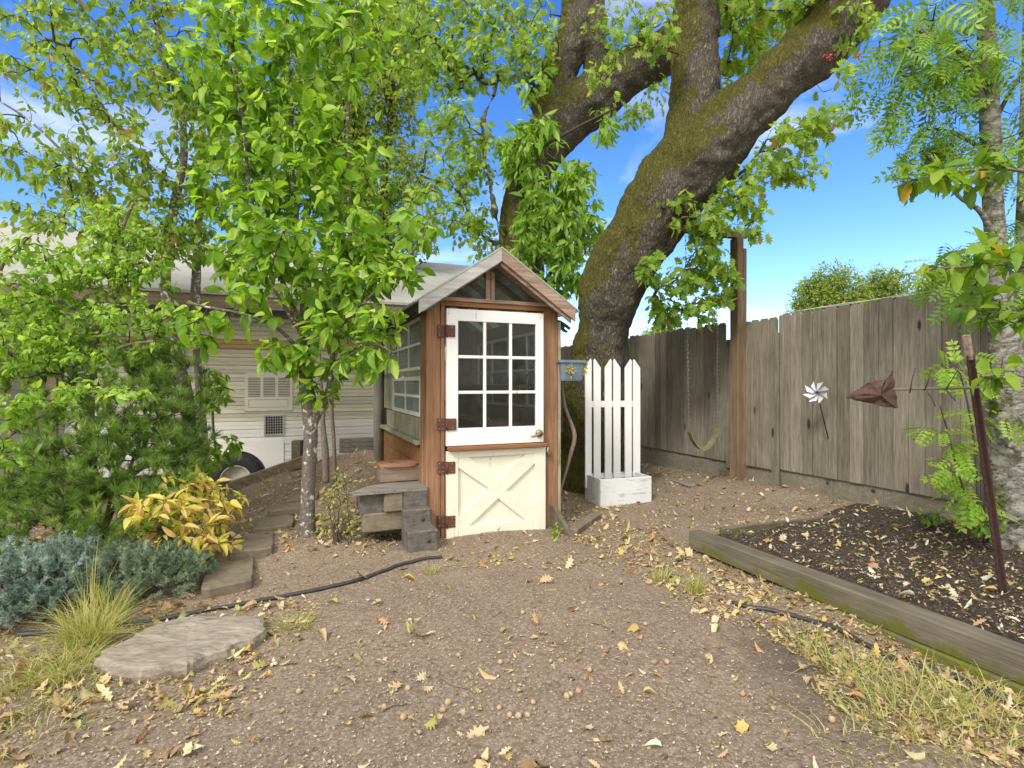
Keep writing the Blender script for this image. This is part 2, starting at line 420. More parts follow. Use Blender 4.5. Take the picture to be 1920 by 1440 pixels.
M['chip'] = leafmat('ground debris', [(.10,.07,.05),(.30,.22,.15),(.46,.35,.24),(.16,.12,.09),(.38,.30,.22),(.58,.48,.36)], .0, rough=.9)
M['berry'] = simple('red berries', (.55,.03,.025), .4, .5, .1, 30, .05)
M['nut'] = simple('walnut husk', (.46,.33,.20), .75, .2, .5, 40, .3)

# ------------------------------------------------------------------ mesh helpers
def mesh_np(name, V, loops, totals, rnd=None, smooth=False):
    me = bpy.data.meshes.new(name)
    V = np.asarray(V, dtype=np.float32)
    me.vertices.add(len(V)); me.vertices.foreach_set('co', V.ravel())
    loops = np.asarray(loops, dtype=np.int32); totals = np.asarray(totals, dtype=np.int32)
    me.loops.add(len(loops)); me.loops.foreach_set('vertex_index', loops)
    me.polygons.add(len(totals))
    st = np.zeros(len(totals), dtype=np.int32); st[1:] = np.cumsum(totals)[:-1]
    me.polygons.foreach_set('loop_start', st); me.polygons.foreach_set('loop_total', totals)
    if smooth: me.polygons.foreach_set('use_smooth', np.ones(len(totals), dtype=bool))
    me.update(calc_edges=True)
    if rnd is not None:
        a = me.attributes.new('rnd', 'FLOAT', 'FACE'); a.data.foreach_set('value', np.asarray(rnd, dtype=np.float32))
    return me

class MB:
    """collects shapes of one part"""
    def __init__(self): self.v = []; self.f = []; self.r = []; self.s = []
    def add(self, vs, fs, rnd=0.5, smooth=False):
        o = len(self.v); self.v += [tuple(x) for x in vs]
        self.f += [tuple(i + o for i in f) for f in fs]; self.r += [rnd] * len(fs); self.s += [smooth] * len(fs); return self
    def box(self, x0, x1, y0, y1, z0, z1, rnd=0.5, M4=None, bev=0.0):
        if bev <= 0:
            vs = [Vector((x, y, z)) for z in (z0, z1) for y in (y0, y1) for x in (x0, x1)]
            fs = [(0,2,3,1),(4,5,7,6),(0,1,5,4),(2,6,7,3),(0,4,6,2),(1,3,7,5)]
        else:
            b = min(bev, (x1-x0)*.45, (y1-y0)*.45, (z1-z0)*.45)
            vs = []
            idx = {}
            for zi, z in enumerate((z0, z1)):
                for yi, y in enumerate((y0, y1)):
                    for xi, x in enumerate((x0, x1)):
                        sx, sy, sz = (1,-1)[xi], (1,-1)[yi], (1,-1)[zi]
                        idx[(xi,yi,zi)] = len(vs)
                        vs += [Vector((x, y+sy*b, z+sz*b)), Vector((x+sx*b, y, z+sz*b)), Vector((x+sx*b, y+sy*b, z))]
            I = lambda a, b_, c, k: idx[(a,b_,c)] + k
            fs = [(I(0,0,0,0),I(0,0,1,0),I(0,1,1,0),I(0,1,0,0)), (I(1,0,0,0),I(1,1,0,0),I(1,1,1,0),I(1,0,1,0)),
                  (I(0,0,0,1),I(1,0,0,1),I(1,0,1,1),I(0,0,1,1)), (I(0,1,0,1),I(0,1,1,1),I(1,1,1,1),I(1,1,0,1)),
                  (I(0,0,0,2),I(0,1,0,2),I(1,1,0,2),I(1,0,0,2)), (I(0,0,1,2),I(1,0,1,2),I(1,1,1,2),I(0,1,1,2))]
            for xi in (0,1):
                for yi in (0,1): fs.append((I(xi,yi,0,0),I(xi,yi,0,1),I(xi,yi,1,1),I(xi,yi,1,0)))
                for zi in (0,1): fs.append((I(xi,0,zi,0),I(xi,0,zi,2),I(xi,1,zi,2),I(xi,1,zi,0)))
            for yi in (0,1):
                for zi in (0,1): fs.append((I(0,yi,zi,1),I(0,yi,zi,2),I(1,yi,zi,2),I(1,yi,zi,1)))
            for k in idx.values(): fs.append((k, k+1, k+2))
        if M4 is not None: vs = [M4 @ v for v in vs]
        return self.add(vs, fs, rnd)
    def prism(self, poly, d0, d1, axis='y', rnd=0.5, M4=None):
        """poly in the two other axes, extruded from d0 to d1 along axis"""
        n = len(poly); vs = []
        for d in (d0, d1):
            for a, b in poly:
                vs.append(Vector({'y': (a, d, b), 'x': (d, a, b), 'z': (a, b, d)}[axis]))
        fs = [tuple(range(n)), tuple(range(2*n-1, n-1, -1))] + [(i, i+n, (i+1) % n + n, (i+1) % n) for i in range(n)]
        if M4 is not None: vs = [M4 @ v for v in vs]
        return self.add(vs, fs, rnd)
    def tube(self, pts, rad, sides=8, rnd=0.5, cap=True, wob=0.0, smooth=True):
        pts = [Vector(p) for p in pts]
        if isinstance(rad, (int, float)): rad = [rad] * len(pts)
        vs = []; up = None
        for i, p in enumerate(pts):
            t = (pts[min(i+1, len(pts)-1)] - pts[max(i-1, 0)]).normalized()
            if up is None:
                up = t.orthogonal().normalized()
            up = (up - t * up.dot(t)).normalized(); sd_ = t.cross(up)
            for k in range(sides):
                a = 2 * math.pi * k / sides
                r = rad[i]
                d = up * math.cos(a) + sd_ * math.sin(a)
                if wob: r *= 1 + wob * noise.noise(p * 2.2 + d * 1.4) + wob * .5 * noise.noise(p * 6 + d * 3)
                vs.append(p + d * r)
        fs = []
        for i in range(len(pts) - 1):
            for k in range(sides):
                a, b = i * sides + k, i * sides + (k + 1) % sides
                fs.append((a, b, b + sides, a + sides))
        if cap:
            fs.append(tuple(range(sides - 1, -1, -1))); fs.append(tuple(range((len(pts)-1)*sides, len(pts)*sides)))
        return self.add(vs, fs, rnd, smooth)
    def lathe(self, prof, c=(0,0,0), axis='z', sides=24, rnd=.5, smooth=True, cap=True):
        vs = []; n = len(prof); c = Vector(c)
        for r, h in prof:
            for k in range(sides):
                a = 2 * math.pi * k / sides; x, y = r * math.cos(a), r * math.sin(a)
                vs.append(c + Vector({'z': (x, y, h), 'y': (x, h, y), 'x': (h, x, y)}[axis]))
        fs = [(i*sides+k, i*sides+(k+1) % sides, (i+1)*sides+(k+1) % sides, (i+1)*sides+k) for i in range(n-1) for k in range(sides)]
        if cap: fs.append(tuple(range(sides-1,-1,-1))); fs.append(tuple(range((n-1)*sides, n*sides)))
        return self.add(vs, fs, rnd, smooth)
    def mesh(self, name):
        me = bpy.data.meshes.new(name); me.from_pydata(self.v, [], self.f)
        a = me.attributes.new('rnd', 'FLOAT', 'FACE'); a.data.foreach_set('value', self.r)
        me.polygons.foreach_set('use_smooth', self.s)
        me.update(); return me

def link(name, me, mat, parent=None):
    o = bpy.data.objects.new(name, me); COL.objects.link(o)
    if mat is not None:
        me.materials.clear(); me.materials.append(M[mat] if isinstance(mat, str) else mat)
    if parent is not None: o.parent = parent
    return o
def part(name, mb, mat, parent=None): return link(name, mb.mesh(name) if isinstance(mb, MB) else mb, mat, parent)
def tag(o, label=None, cat=None, group=None, kind=None):
    if label: o['label'] = label
    if cat: o['category'] = cat
    if group: o['group'] = group
    if kind: o['kind'] = kind
    return o
def thing(name, label, cat, loc=(0,0,0), rz=0.0, group=None):
    e = bpy.data.objects.new(name, None); COL.objects.link(e)
    e.location = loc; e.rotation_euler = (0, 0, rz); e.empty_display_size = .1
    return tag(e, label, cat, group)
def rebase(mb, loc):
    mb.v = [(x - loc[0], y - loc[1], z - loc[2]) for x, y, z in mb.v]; return mb

# ------------------------------------------------------------------ leaf templates  (axis +Y, face +Z)
def T_ovate(w=.5, fold=.12, curl=.18, n=4):
    ts = [0] + [(.16, .42, .70, .88)[i] if n == 4 else (.25, .65)[i] for i in range(n)] + [1]
    ws = [0] + [(.62, 1.0, .74, .38)[i] if n == 4 else (.9, .8)[i] for i in range(n)] + [0]
    V = [(0, 0, 0)]; F_ = []
    for i in range(1, n + 1):
        t, ww = ts[i], ws[i] * w / 2; z = -curl * t * t
        V += [(-ww, t, z + fold * ww * 2), (0, t, z), (ww, t, z + fold * ww * 2)]
    V.append((0, 1, -curl))
    F_ += [(0, 2, 1), (0, 3, 2)]
    for i in range(n - 1):
        a = 1 + 3 * i
        F_ += [(a, a+1, a+4, a+3), (a+1, a+2, a+5, a+4)]
    a = 1 + 3 * (n - 1); e = len(V) - 1
    F_ += [(a, a+1, e), (a+1, a+2, e)]
    return np.array(V, float), F_
def T_diamond(w=.5, fold=.15):
    return np.array([(0,0,0), (-w/2,.45,fold*w), (0,1,-.08), (w/2,.45,fold*w)], float), [(0,2,1),(0,3,2)]
def T_lobed(half, fold=.1, curl=.15):
    V = []; F_ = []
    for (x, y) in half: V.append((0, y, -curl*y*y))
    for s in (-1, 1):
        for (x, y) in half: V.append((s * x, y, -curl*y*y + fold * x))
    n = len(half)
    for si, s in enumerate((-1, 1)):
        o = n * (1 + si)
        for i in range(n - 1):
            F_.append((i, o+i, o+i+1, i+1) if s < 0 else (i, i+1, o+i+1, o+i))
    return np.array(V, float), F_
OAK = [(.012,0),(.05,.12),(.22,.17),(.10,.28),(.34,.38),(.15,.47),(.40,.62),(.17,.66),(.28,.84),(.10,.84),(.03,1)]
MAPLE = [(.01,-.22),(.02,.0),(.26,-.03),(.24,.12),(.44,.22),(.33,.34),(.38,.55),(.22,.54),(.17,.74),(.03,.95)]
def T_pinnate(pairs=6, wl=.05, ll=.30):
    V = []; F_ = []
    def leaflet(b, d, l, w):
        b = Vector(b); d = Vector(d).normalized(); s = d.cross(Vector((0,0,1))).normalized() * w
        o = len(V)
        V.extend([b, b + d*l*.45 + s + Vector((0,0,.012)), b + d*l + Vector((0,0,-.02)), b + d*l*.45 - s + Vector((0,0,.012))])
        F_.extend([(o, o+1, o+2), (o, o+2, o+3)])
    V.extend([Vector((-.006,0,0)), Vector((.006,0,0)), Vector((.003,.95,-.12)), Vector((-.003,.95,-.12))]); F_.append((0,1,2,3))
    for i in range(pairs):
        t = .22 + .72 * i / (pairs - 1); z = -.12 * t * t
        for s in (-1, 1): leaflet((0, t, z), (s * 1.0, .42, -.08), ll * (1 - .35 * abs(t - .5)), wl)
    leaflet((0, .95, -.12), (0, 1, -.1), .26, .05)
    return np.array([tuple(v) for v in V], float), F_
def T_tuft(n, l, w, spread, seed, sag=0.0):
    r = random.Random(seed); V = []; F_ = []
    for i in range(n):
        a = r.uniform(0, 6.283); s = spread * r.uniform(.35, 1.0)
        d = Vector((math.sin(s)*math.cos(a), math.cos(s), math.sin(s)*math.sin(a)))
        b = Vector((0, r.uniform(0, .35) * l, 0)); q = d.cross(Vector((r.uniform(-1,1), r.uniform(-1,1), r.uniform(-1,1)))).normalized() * w
        ll = l * r.uniform(.7, 1.1); o = len(V)
        V += [b - q, b + q, b + d * ll]; F_.append((o, o+1, o+2))
    return np.array([tuple(v) for v in V], float), F_

def frames(D, N):
    """rows: columns X,Y,Z of a frame with Y=D and Z near N"""
    D = D / (np.linalg.norm(D, axis=1, keepdims=True) + 1e-9)
    N = N - D * (N * D).sum(1, keepdims=True)
    N = N / (np.linalg.norm(N, axis=1, keepdims=True) + 1e-9)
    X = np.cross(D, N)
    return np.stack([X, D, N], axis=2)
def instance(name, templates, loc, Fm, scale, rnd=None, smooth=False, noiseamp=0.0):
    """one mesh from many placed copies of small templates"""
    n = len(loc); which = NR.integers(0, len(templates), n)
    rnd = NR.random(n) if rnd is None else rnd
    Vs, Ls, Ts, Rs = [], [], [], []; off = 0
    for k, (TV, TF) in enumerate(templates):
        ix = np.where(which == k)[0]
        if len(ix) == 0: continue
        A = np.einsum('nij,vj->nvi', Fm[ix], TV) * scale[ix][:, None, None] + loc[ix][:, None, :]
        fl = np.array([i for f in TF for i in f], dtype=np.int64); ft = np.array([len(f) for f in TF])
        nv = len(TV)
        Vs.append(A.reshape(-1, 3))
        Ls.append((fl[None, :] + (np.arange(len(ix)) * nv)[:, None] + off).ravel())
        Ts.append(np.tile(ft, len(ix))); Rs.append(np.repeat(rnd[ix], len(TF)))
        off += len(ix) * nv
    return mesh_np(name, np.concatenate(Vs), np.concatenate(Ls), np.concatenate(Ts), np.concatenate(Rs), smooth)

def spline(pts, n=6):
    """Catmull-Rom through (Vector, radius)"""
    out = []
    m = len(pts)
    for i in range(m - 1):
        p0, p1, p2, p3 = pts[max(i-1,0)], pts[i], pts[i+1], pts[min(i+2,m-1)]
        for k in range(n):
            t = k / n; t2, t3 = t*t, t*t*t
            q = [0.5*((2*b) + (-a+c)*t + (2*a-5*b+4*c-d)*t2 + (-a+3*b-3*c+d)*t3)
                 for a, b, c, d in zip((*p0[0], p0[1]), (*p1[0], p1[1]), (*p2[0], p2[1]), (*p3[0], p3[1]))]
            out.append((Vector(q[:3]), max(q[3], .001)))
    out.append(pts[-1]); return out
def limb(pxl, n=6):
    """pxl rows: px, py, distance, width in px"""
    return spline([(P(a, b, Y), w / 2 / FPX * Y) for a, b, Y, w in pxl], n)

def sample_ells(ells, n, rng):
    """ells: px, py, Y, rx_px, ry_px, rdepth_m (, weight)"""
    wts = np.array([(e[6] if len(e) > 6 else 1.0) * e[3] * e[4] for e in ells], float); wts /= wts.sum()
    out = []
    for k in rng.choice(len(ells), n, p=wts):
        e = ells[k]
        d = rng.normal(size=3); d /= np.linalg.norm(d); d *= rng.random() ** (1/2.6)
        c = P(e[0], e[1], e[2])
        out.append((c.x + d[0]*e[3]/FPX*e[2], c.y + d[1]*e[5], c.z + d[2]*e[4]/FPX*e[2]))
    return np.array(out)

def grow(limbs, tips, rng, bend=.12, zpen=.5):
    """join every twig tip to the nearest wood already there; returns twig paths with radii"""
    nodes = [tuple(p) for l in limbs for p, r in l]; owner = [-1] * len(nodes)
    N = np.zeros((len(nodes) + len(tips) * 4, 3)); N[:len(nodes)] = nodes; cnt = len(nodes)
    own = np.full(len(N), -1)
    d0 = np.array([np.min(((N[:cnt] - t)**2).sum(1)) for t in tips])
    paths = []; parent = []
    for ti in np.argsort(d0):
        t = tips[ti]
        df = N[:cnt] - t
        c = np.sqrt((df**2).sum(1)) + zpen * np.maximum(0, df[:, 2])
        j = int(np.argmin(c)); b = N[j].copy(); ln = np.linalg.norm(t - b)
        off = rng.normal(size=3) * bend * ln
        pts = [b, b + (t-b)*.33 + off*.8 + np.array([0,0,.06*ln]), b + (t-b)*.68 + off*.6 + np.array([0,0,.05*ln]), t]
        paths.append(pts); parent.append(own[j]); k = len(paths) - 1
        for q in pts[1:]: N[cnt] = q; own[cnt] = k; cnt += 1
    desc = np.ones(len(paths))
    for k in range(len(paths) - 1, -1, -1):
        if parent[k] >= 0: desc[parent[k]] += desc[k]
    return paths, desc

def leafcloud(name, paths, templates, per, size, rng, droop=.5, spread=.05, start=.25, up=.6, sizevar=.3, cluster=1.0, out=1.0):
    L_, D_, N_ = [], [], []
    for pts in paths:
        pts = np.array(pts); k = rng.poisson(per)
        ax = pts[-1] - pts[0]; ax = ax / (np.linalg.norm(ax) + 1e-9)
        for _ in range(k):
            t = start + (1 - start) * (rng.random() ** (1 / cluster)); s = t * 3; i = min(int(s), 2); f = s - i
            p = pts[i] * (1 - f) + pts[i+1] * f
            r = rng.normal(size=3); r -= ax * r.dot(ax); r /= np.linalg.norm(r) + 1e-9
            d = r * out + ax * .5 + np.array([0, 0, -droop * 1.6 * rng.random() - droop * .3])
            L_.append(p + r * spread * rng.random()); D_.append(d)
            N_.append(np.array([0, -.25, up]) + rng.normal(size=3) * .45)
    L_, D_, N_ = map(np.array, (L_, D_, N_))
    sc = size * (1 + sizevar * rng.normal(size=len(L_)).clip(-1.8, 1.8))
    return instance(name, templates, L_, frames(D_, N_), sc)

def tree(name, label, cat, base, limbs, ells, ntwig, per, size, templates, bark, leaf, seed, group=None, droop=.5,
         trunk_sides=14, remesh=None, twigr=.0018, wob=.08, twigmat=None, **kw):
    rng = np.random.default_rng(seed)
    root = thing(name, label, cat, base, 0, group)
    mb = MB()
    for l in limbs: mb.tube([p for p, r in l], [r for p, r in l], trunk_sides, wob=wob)
    rebase(mb, base)
    tr = part('trunk', mb, bark, root)
    if remesh:
        md = tr.modifiers.new('fuse', 'REMESH'); md.mode = 'VOXEL'; md.voxel_size = remesh; md.use_smooth_shade = True
        sm = tr.modifiers.new('soften', 'SMOOTH'); sm.factor = .6; sm.iterations = 6
        tx = bpy.data.textures.new('bark relief', 'CLOUDS'); tx.noise_scale = .12; tx.noise_depth = 4
        tx2 = bpy.data.textures.new('burls', 'CLOUDS'); tx2.noise_scale = .42; tx2.noise_depth = 2
        d2 = tr.modifiers.new('burls', 'DISPLACE'); d2.texture = tx2; d2.strength = .13; d2.mid_level = .5; d2.texture_coords = 'GLOBAL'
        dm = tr.modifiers.new('relief', 'DISPLACE'); dm.texture = tx; dm.strength = .055; dm.mid_level = .5; dm.texture_coords = 'GLOBAL'
    tips = sample_ells(ells, ntwig, rng)
    paths, desc = grow(limbs, tips, rng)
    tb = MB()
    for pts, dn in zip(paths, desc):
        r0 = twigr * math.sqrt(dn) ; r0 = min(r0, .03)
        tb.tube(pts, [r0, r0 * .85, r0 * .7, max(.0012, r0 * .45)], 4 if r0 < .006 else 6, cap=False)
    rebase(tb, base)
    part('branches', tb, twigmat or 'twig', root)
    me = leafcloud('crown', paths, templates, per, size, rng, droop=droop, **kw)
    co = np.zeros(len(me.vertices) * 3, dtype=np.float32); me.vertices.foreach_get('co', co)
    co = co.reshape(-1, 3) - np.array(base, dtype=np.float32); me.vertices.foreach_set('co', co.ravel())
    me.update()
    link('crown', me, leaf, root)
    return root

# ------------------------------------------------------------------ ground
def axis_lines(lo, hi, step, far):
    a = list(np.arange(lo, hi + 1e-6, step)); s = step; p = hi; right = []
    while p < far: s *= 1.35; p += s; right.append(p)
    s = step; p = lo; left = []
    while p > -far: s *= 1.35; p -= s; left.append(p)
    return np.array(left[::-1] + a + right)
gx = axis_lines(-5.5, 7.0, .05, 400); gy = axis_lines(1.2, 10.5, .05, 400)
X, Y = np.meshgrid(gx, gy)
Z = np.concatenate([terrain_np(X[i:i+20], Y[i:i+20]) for i in range(0, len(gy), 20)])
near = (np.abs(X) < 8) & (Y > 0) & (Y < 11)
for i, j in zip(*np.where(near)):
    p = Vector((X[i, j], Y[i, j], 0))
    Z[i, j] += .014 * noise.noise(p * 2.1) + .008 * noise.noise(p * 7.3) + .005 * noise.noise(p * 19)
V = np.stack([X, Y, Z], -1).reshape(-1, 3)
nx, ny = len(gx), len(gy)
idx = np.arange(nx * ny).reshape(ny, nx)
q = np.stack([idx[:-1, :-1], idx[:-1, 1:], idx[1:, 1:], idx[1:, :-1]], -1).reshape(-1)
me = mesh_np('ground', V, q, np.full((nx-1)*(ny-1), 4), None, True)
m = Mat('packed dirt', .95, .12)
co = m.co()
big = m.noise(co, .9, 6, .6)
mid = m.noise(co, 5, 8, .7)
fin = m.noise(co, 38, 8, .75)
grit = m.voro(co, 95, out='Color')
gritd = m.voro(co, 95)
c = m.ramp(big, [(.30, (.08,.060,.041)), (.44, (.155,.115,.077)), (.58, (.225,.160,.100)), (.75, (.195,.148,.095))])
c = m.mix(.45, c, m.ramp(mid, [(.3, (.115,.088,.066)), (.7, (.31,.235,.17))]))
c = m.mix(.55, c, m.ramp(fin, [(.32, (.065,.05,.038)), (.55, (.22,.165,.12)), (.72, (.45,.36,.26))]))
gs = m.n.new('ShaderNodeSeparateColor'); m.l.new(grit, gs.inputs[0])
c = m.mix(m.ramp(gs.outputs[0], [(.62, 0.0), (.92, .55)]), c, m.ramp(gs.outputs[1], [(0, (.28,.22,.17)), (.6, (.42,.35,.28)), (1, (.20,.18,.16))]))
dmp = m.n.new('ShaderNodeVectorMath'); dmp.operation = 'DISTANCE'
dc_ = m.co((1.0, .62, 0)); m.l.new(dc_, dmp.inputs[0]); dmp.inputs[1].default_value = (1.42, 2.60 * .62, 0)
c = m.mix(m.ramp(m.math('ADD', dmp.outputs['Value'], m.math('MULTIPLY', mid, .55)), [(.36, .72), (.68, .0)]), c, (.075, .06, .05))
m.color(c)
m.bump(m.mix(.25, fin, m.ramp(gritd, [(0, 1.0), (.6, 0.0)])), .6, .010)
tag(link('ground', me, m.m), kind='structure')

# ---- garden bed soil
P0 = Vector((2.39, 2.49, 0)); P1 = Vector((1.58, 4.44, 0))          # front bottom edge of the long timber
tdir = (P1 - P0).normalized(); tnor = Vector((-tdir.y, tdir.x, 0)) * -1      # towards the fence
if tnor.x < 0: tnor = -tnor
def fence_pt(Y): return Vector((5.6 - .39 * Y, Y, 0))
def soil_z(x, y):
    p = Vector((x, y, 0))
    return .145 + .02 * noise.noise(p * 1.7) + .022 * noise.noise(p * 6) + .016 * noise.noise(p * 17) + .009 * abs(noise.noise(p * 40))
sv = []; sf = []
A0 = P0 - tdir * 2.2 + tnor * .10; A1 = P1 + tdir * .02 + tnor * .10
NA, NB = 170, 90
for i in range(NA + 1):
    a = A0.lerp(A1, i / NA)
    b = a + tnor * 2.25 + tdir * (.2 * i / NA)
    for j in range(NB + 1):
        p = a.lerp(b, j / NB); e = min(1, j / 8, (NA - i) / 6, (NB - j) / 14)
        zz = soil_z(p.x, p.y); g = tz(p.x, p.y)
        z = g - .04 + (max(zz, g + .012) - g + .04) * max(0, e) ** .5 if e < 1 else max(zz, g + .012)
        if j < 9: z = max(z, .12)
        sv.append((p.x, p.y, z))
for i in range(NA):
    for j in range(NB):
        a = i * (NB + 1) + j; sf.append((a, a + 1, a + NB + 2, a + NB + 1))
ms_ = MB(); ms_.add(sv, sf, .5, True)
m = Mat('dark mulched soil', .95, .12)
c = m.ramp(m.noise(m.co(), 32, 9, .78), [(.3, (.022,.017,.013)), (.52, (.085,.066,.052)), (.70, (.25,.20,.16))])
m.color(c); m.bump(m.noise(m.co(), 45, 8, .8), 1.0, .03)
tag(part('soil', ms_, m.m), kind='structure')

# ------------------------------------------------------------------ fallen leaves, debris and nuts
def on_ground(n, fn, rng):
    """random ground points kept with probability fn(x,y)"""
    out = []
    while len(out) < n:
        # sample in picture-ish density: closer ground gets more
        y = 1.7 + 7.5 * rng.random() ** 1.5; x = rng.uniform(-1.05, 1.05) * y
        if rng.random() < fn(x, y): out.append((x, y))
    return out
def in_bed(x, y):
    d = Vector((x, y, 0)) - P0
    a, b = d.dot(tdir), d.dot(tnor)
    return b > .12 and b < 2.3 and a < (P1 - P0).length + .2
def zone(x, y):
    px = 960 + x / y * FPX; py = 720 + (CAMZ) / y * FPX
    d = Vector((x, y, 0)) - P0; b = d.dot(tnor)
    if in_bed(x, y): return .42
    if b > -.85 + .25 * noise.noise(Vector((x*2, y*2, 0))) and b <= .0: return 1.0              # strip beside the timber
    u, v = uv_of(x, y)
    if v < 0 and -.2 < u < 1.3 and y > 4: return .30
    if x < -1.0 and y > 4.2: return .75
    if x < -1.15 and y < 3.4: return .60 if y > 2.2 or x < -1.9 else .12
    if y > 5 and x > .6: return .55
    k = noise.noise(Vector((x, y, 3)) * 1.3) + .5
    return .02 + .08 * max(0, k) ** 1.5
rngL = np.random.default_rng(5)
def inside_shed(x, y):
    u, v = uv_of(x, y); return -.2 < u < 1.14 and -.03 < v < 2.6
pts = [p for p in on_ground(6800, zone, rngL) if not inside_shed(*p)]
def surf(x, y):
    if in_bed(x, y): return max(soil_z(x, y), tz(x, y) + .01)
    p = Vector((x, y, 0))
    return tz(x, y) + .014 * noise.noise(p * 2.1) + .008 * noise.noise(p * 7.3) + .005 * noise.noise(p * 19)
def lay(name, pts, temps, size, mat, lift=.006, tilt=.22, sv_=.35, label=None):
    loc = np.array([(x, y, surf(x, y) + lift + rngL.random() * .012) for x, y in pts])
    n = len(loc); a = rngL.uniform(0, 6.283, n)
    D = np.stack([np.cos(a), np.sin(a), rngL.normal(size=n) * tilt * .6], 1)
    N = np.stack([rngL.normal(size=n) * tilt, rngL.normal(size=n) * tilt, np.ones(n) * rngL.choice([1, 1, -1], n)], 1)
    sc = size * np.exp(sv_ * rngL.normal(size=n)).clip(.35, 2.2)
    o = link(name, instance(name, temps, loc, frames(D, N), sc), mat)
    return tag(o, kind='stuff')
OAK2 = [(.012,0),(.04,.15),(.13,.22),(.07,.34),(.20,.45),(.09,.52),(.22,.66),(.10,.72),(.15,.86),(.03,1)]
leafT = [T_lobed(OAK, .55, .5), T_lobed(OAK2, .5, .6), T_lobed(MAPLE, .5, .6), T_lobed(OAK2, -.5, -.6), T_ovate(.45, .7, .6), T_lobed(OAK, -.5, -.5), T_lobed(OAK2, .9, .3)]
tag(lay('fallen_leaves', [p for p in pts if not in_bed(*p)], leafT, .045, 'litter', tilt=.45, sv_=.45), 'yellow and tan fallen leaves scattered over the dirt', 'leaf litter')
tag(lay('fallen_leaves', [p for p in pts if in_bed(*p)], leafT, .036, 'litterpale', tilt=.45, sv_=.45), 'pale dry leaves lying on the dark soil of the raised bed', 'leaf litter')
# denser small leaf crumbs along the strip, the slope and in the back
crumb = [p for p in on_ground(24000, lambda x, y: zone(x, y) ** 1.3, rngL) if not inside_shed(*p)]
tag(lay('leaf_crumbs', crumb, [T_diamond(.6, .3), T_ovate(.5, .4, .4, 2), T_diamond(.35, .4)], .017, 'litter', .003, .4, .5), 'small broken bits of dry leaf over the ground', 'leaf litter')
chips = []
while len(chips) < 42000:
    y = 1.75 + 4.6 * rngL.random() ** 1.9; x = rngL.uniform(-1.05, 1.05) * y
    if not inside_shed(x, y): chips.append((x, y))
tag(lay('ground_debris', chips, [T_diamond(.7, .3), T_diamond(.4, .5), T_diamond(.25, .2), T_diamond(.12, .1)], .0085, 'chip', .0015, .35, .5), 'bark chips and grit trodden into the dirt path', 'debris')
# pebbles
pv, pf = [], []
base = [(1,0,0),(-1,0,0),(0,1,0),(0,-1,0),(0,0,.7),(0,0,-.7),(.6,.6,.3),(-.6,.6,.3),(.6,-.6,.3),(-.6,-.6,.3)]
oct_V = np.array([(1,0,0),(0,1,0),(-1,0,0),(0,-1,0),(0,0,.6),(0,0,-.6)], float); oct_F = [(0,1,4),(1,2,4),(2,3,4),(3,0,4),(1,0,5),(2,1,5),(3,2,5),(0,3,5)]
peb = [p for p in on_ground(1600, lambda x, y: .9 if y < 4.5 else .4, rngL) if not inside_shed(*p)]
tag(lay('pebbles', peb, [(oct_V, oct_F), (oct_V * (1, .7, .8), oct_F)], .0065, 'chip', .001, .3, .5), 'small pebbles on the dirt path', 'pebbles')
# walnuts / acorns: individual
nutm = MB(); nutm.lathe([(.001,-.013),(.009,-.010),(.0135,-.002),(.0135,.003),(.010,.010),(.001,.0145)], sides=10)
nm = nutm.mesh('fallen_nut'); nm.materials.append(M['nut'])
nuts = [(770,1190),(938,1247),(1032,1247),(1392,1304),(860,1232),(1000,1320),(972,1343),(990,1342),(936,1328),(955,1340),(765,1292),(757,1348),(824,1345),(830,1334),
        (1070,1308),(1085,1302),(1327,1236),(1250,1247),(900,1205),(1105,1260),(1330,1235),(840,1318),(1063,1312),(720,1330),(1180,1230),(560,1300),(1210,1170),(980,1150),(1450,1330),(1560,1350)]
for k, (a, b) in enumerate(nuts):
    o = bpy.data.objects.new('fallen_nut', nm); COL.objects.link(o); g = G(a, b)
    o.location = (g.x, g.y, surf(g.x, g.y) + .010); o.rotation_euler = (R.uniform(0, 3), R.uniform(0, 3), R.uniform(0, 6))
    s = R.uniform(.75, 1.15); o.scale = (s, s, s)
    tag(o, 'small round tan nut lying loose on the brown dirt path', 'nut', 'fallen nuts on the path')

# small fallen twigs on the path
for k, pxs in enumerate([[(823,1262),(830,1278),(850,1288),(875,1292)],[(715,1338),(735,1325),(762,1322)],[(1105,1168),(1128,1172),(1150,1183)],[(863,1345),(872,1352)],[(925,1157),(940,1145),(945,1150)]]):
    mb = MB(); q = [G(a, b) for a, b in pxs]; q = [Vector((p.x, p.y, surf(p.x, p.y) + .010)) for p in q]
    mb.tube(q, .0035, 5)
    tag(part('fallen_twig', mb, 'stick'), ['bent twig on the path left of the photo centre','curved twig near the bottom edge of the path','short dark twig right of the path centre','tiny twig at the bottom edge','pale forked twig below the greenhouse door'][k], 'twig')

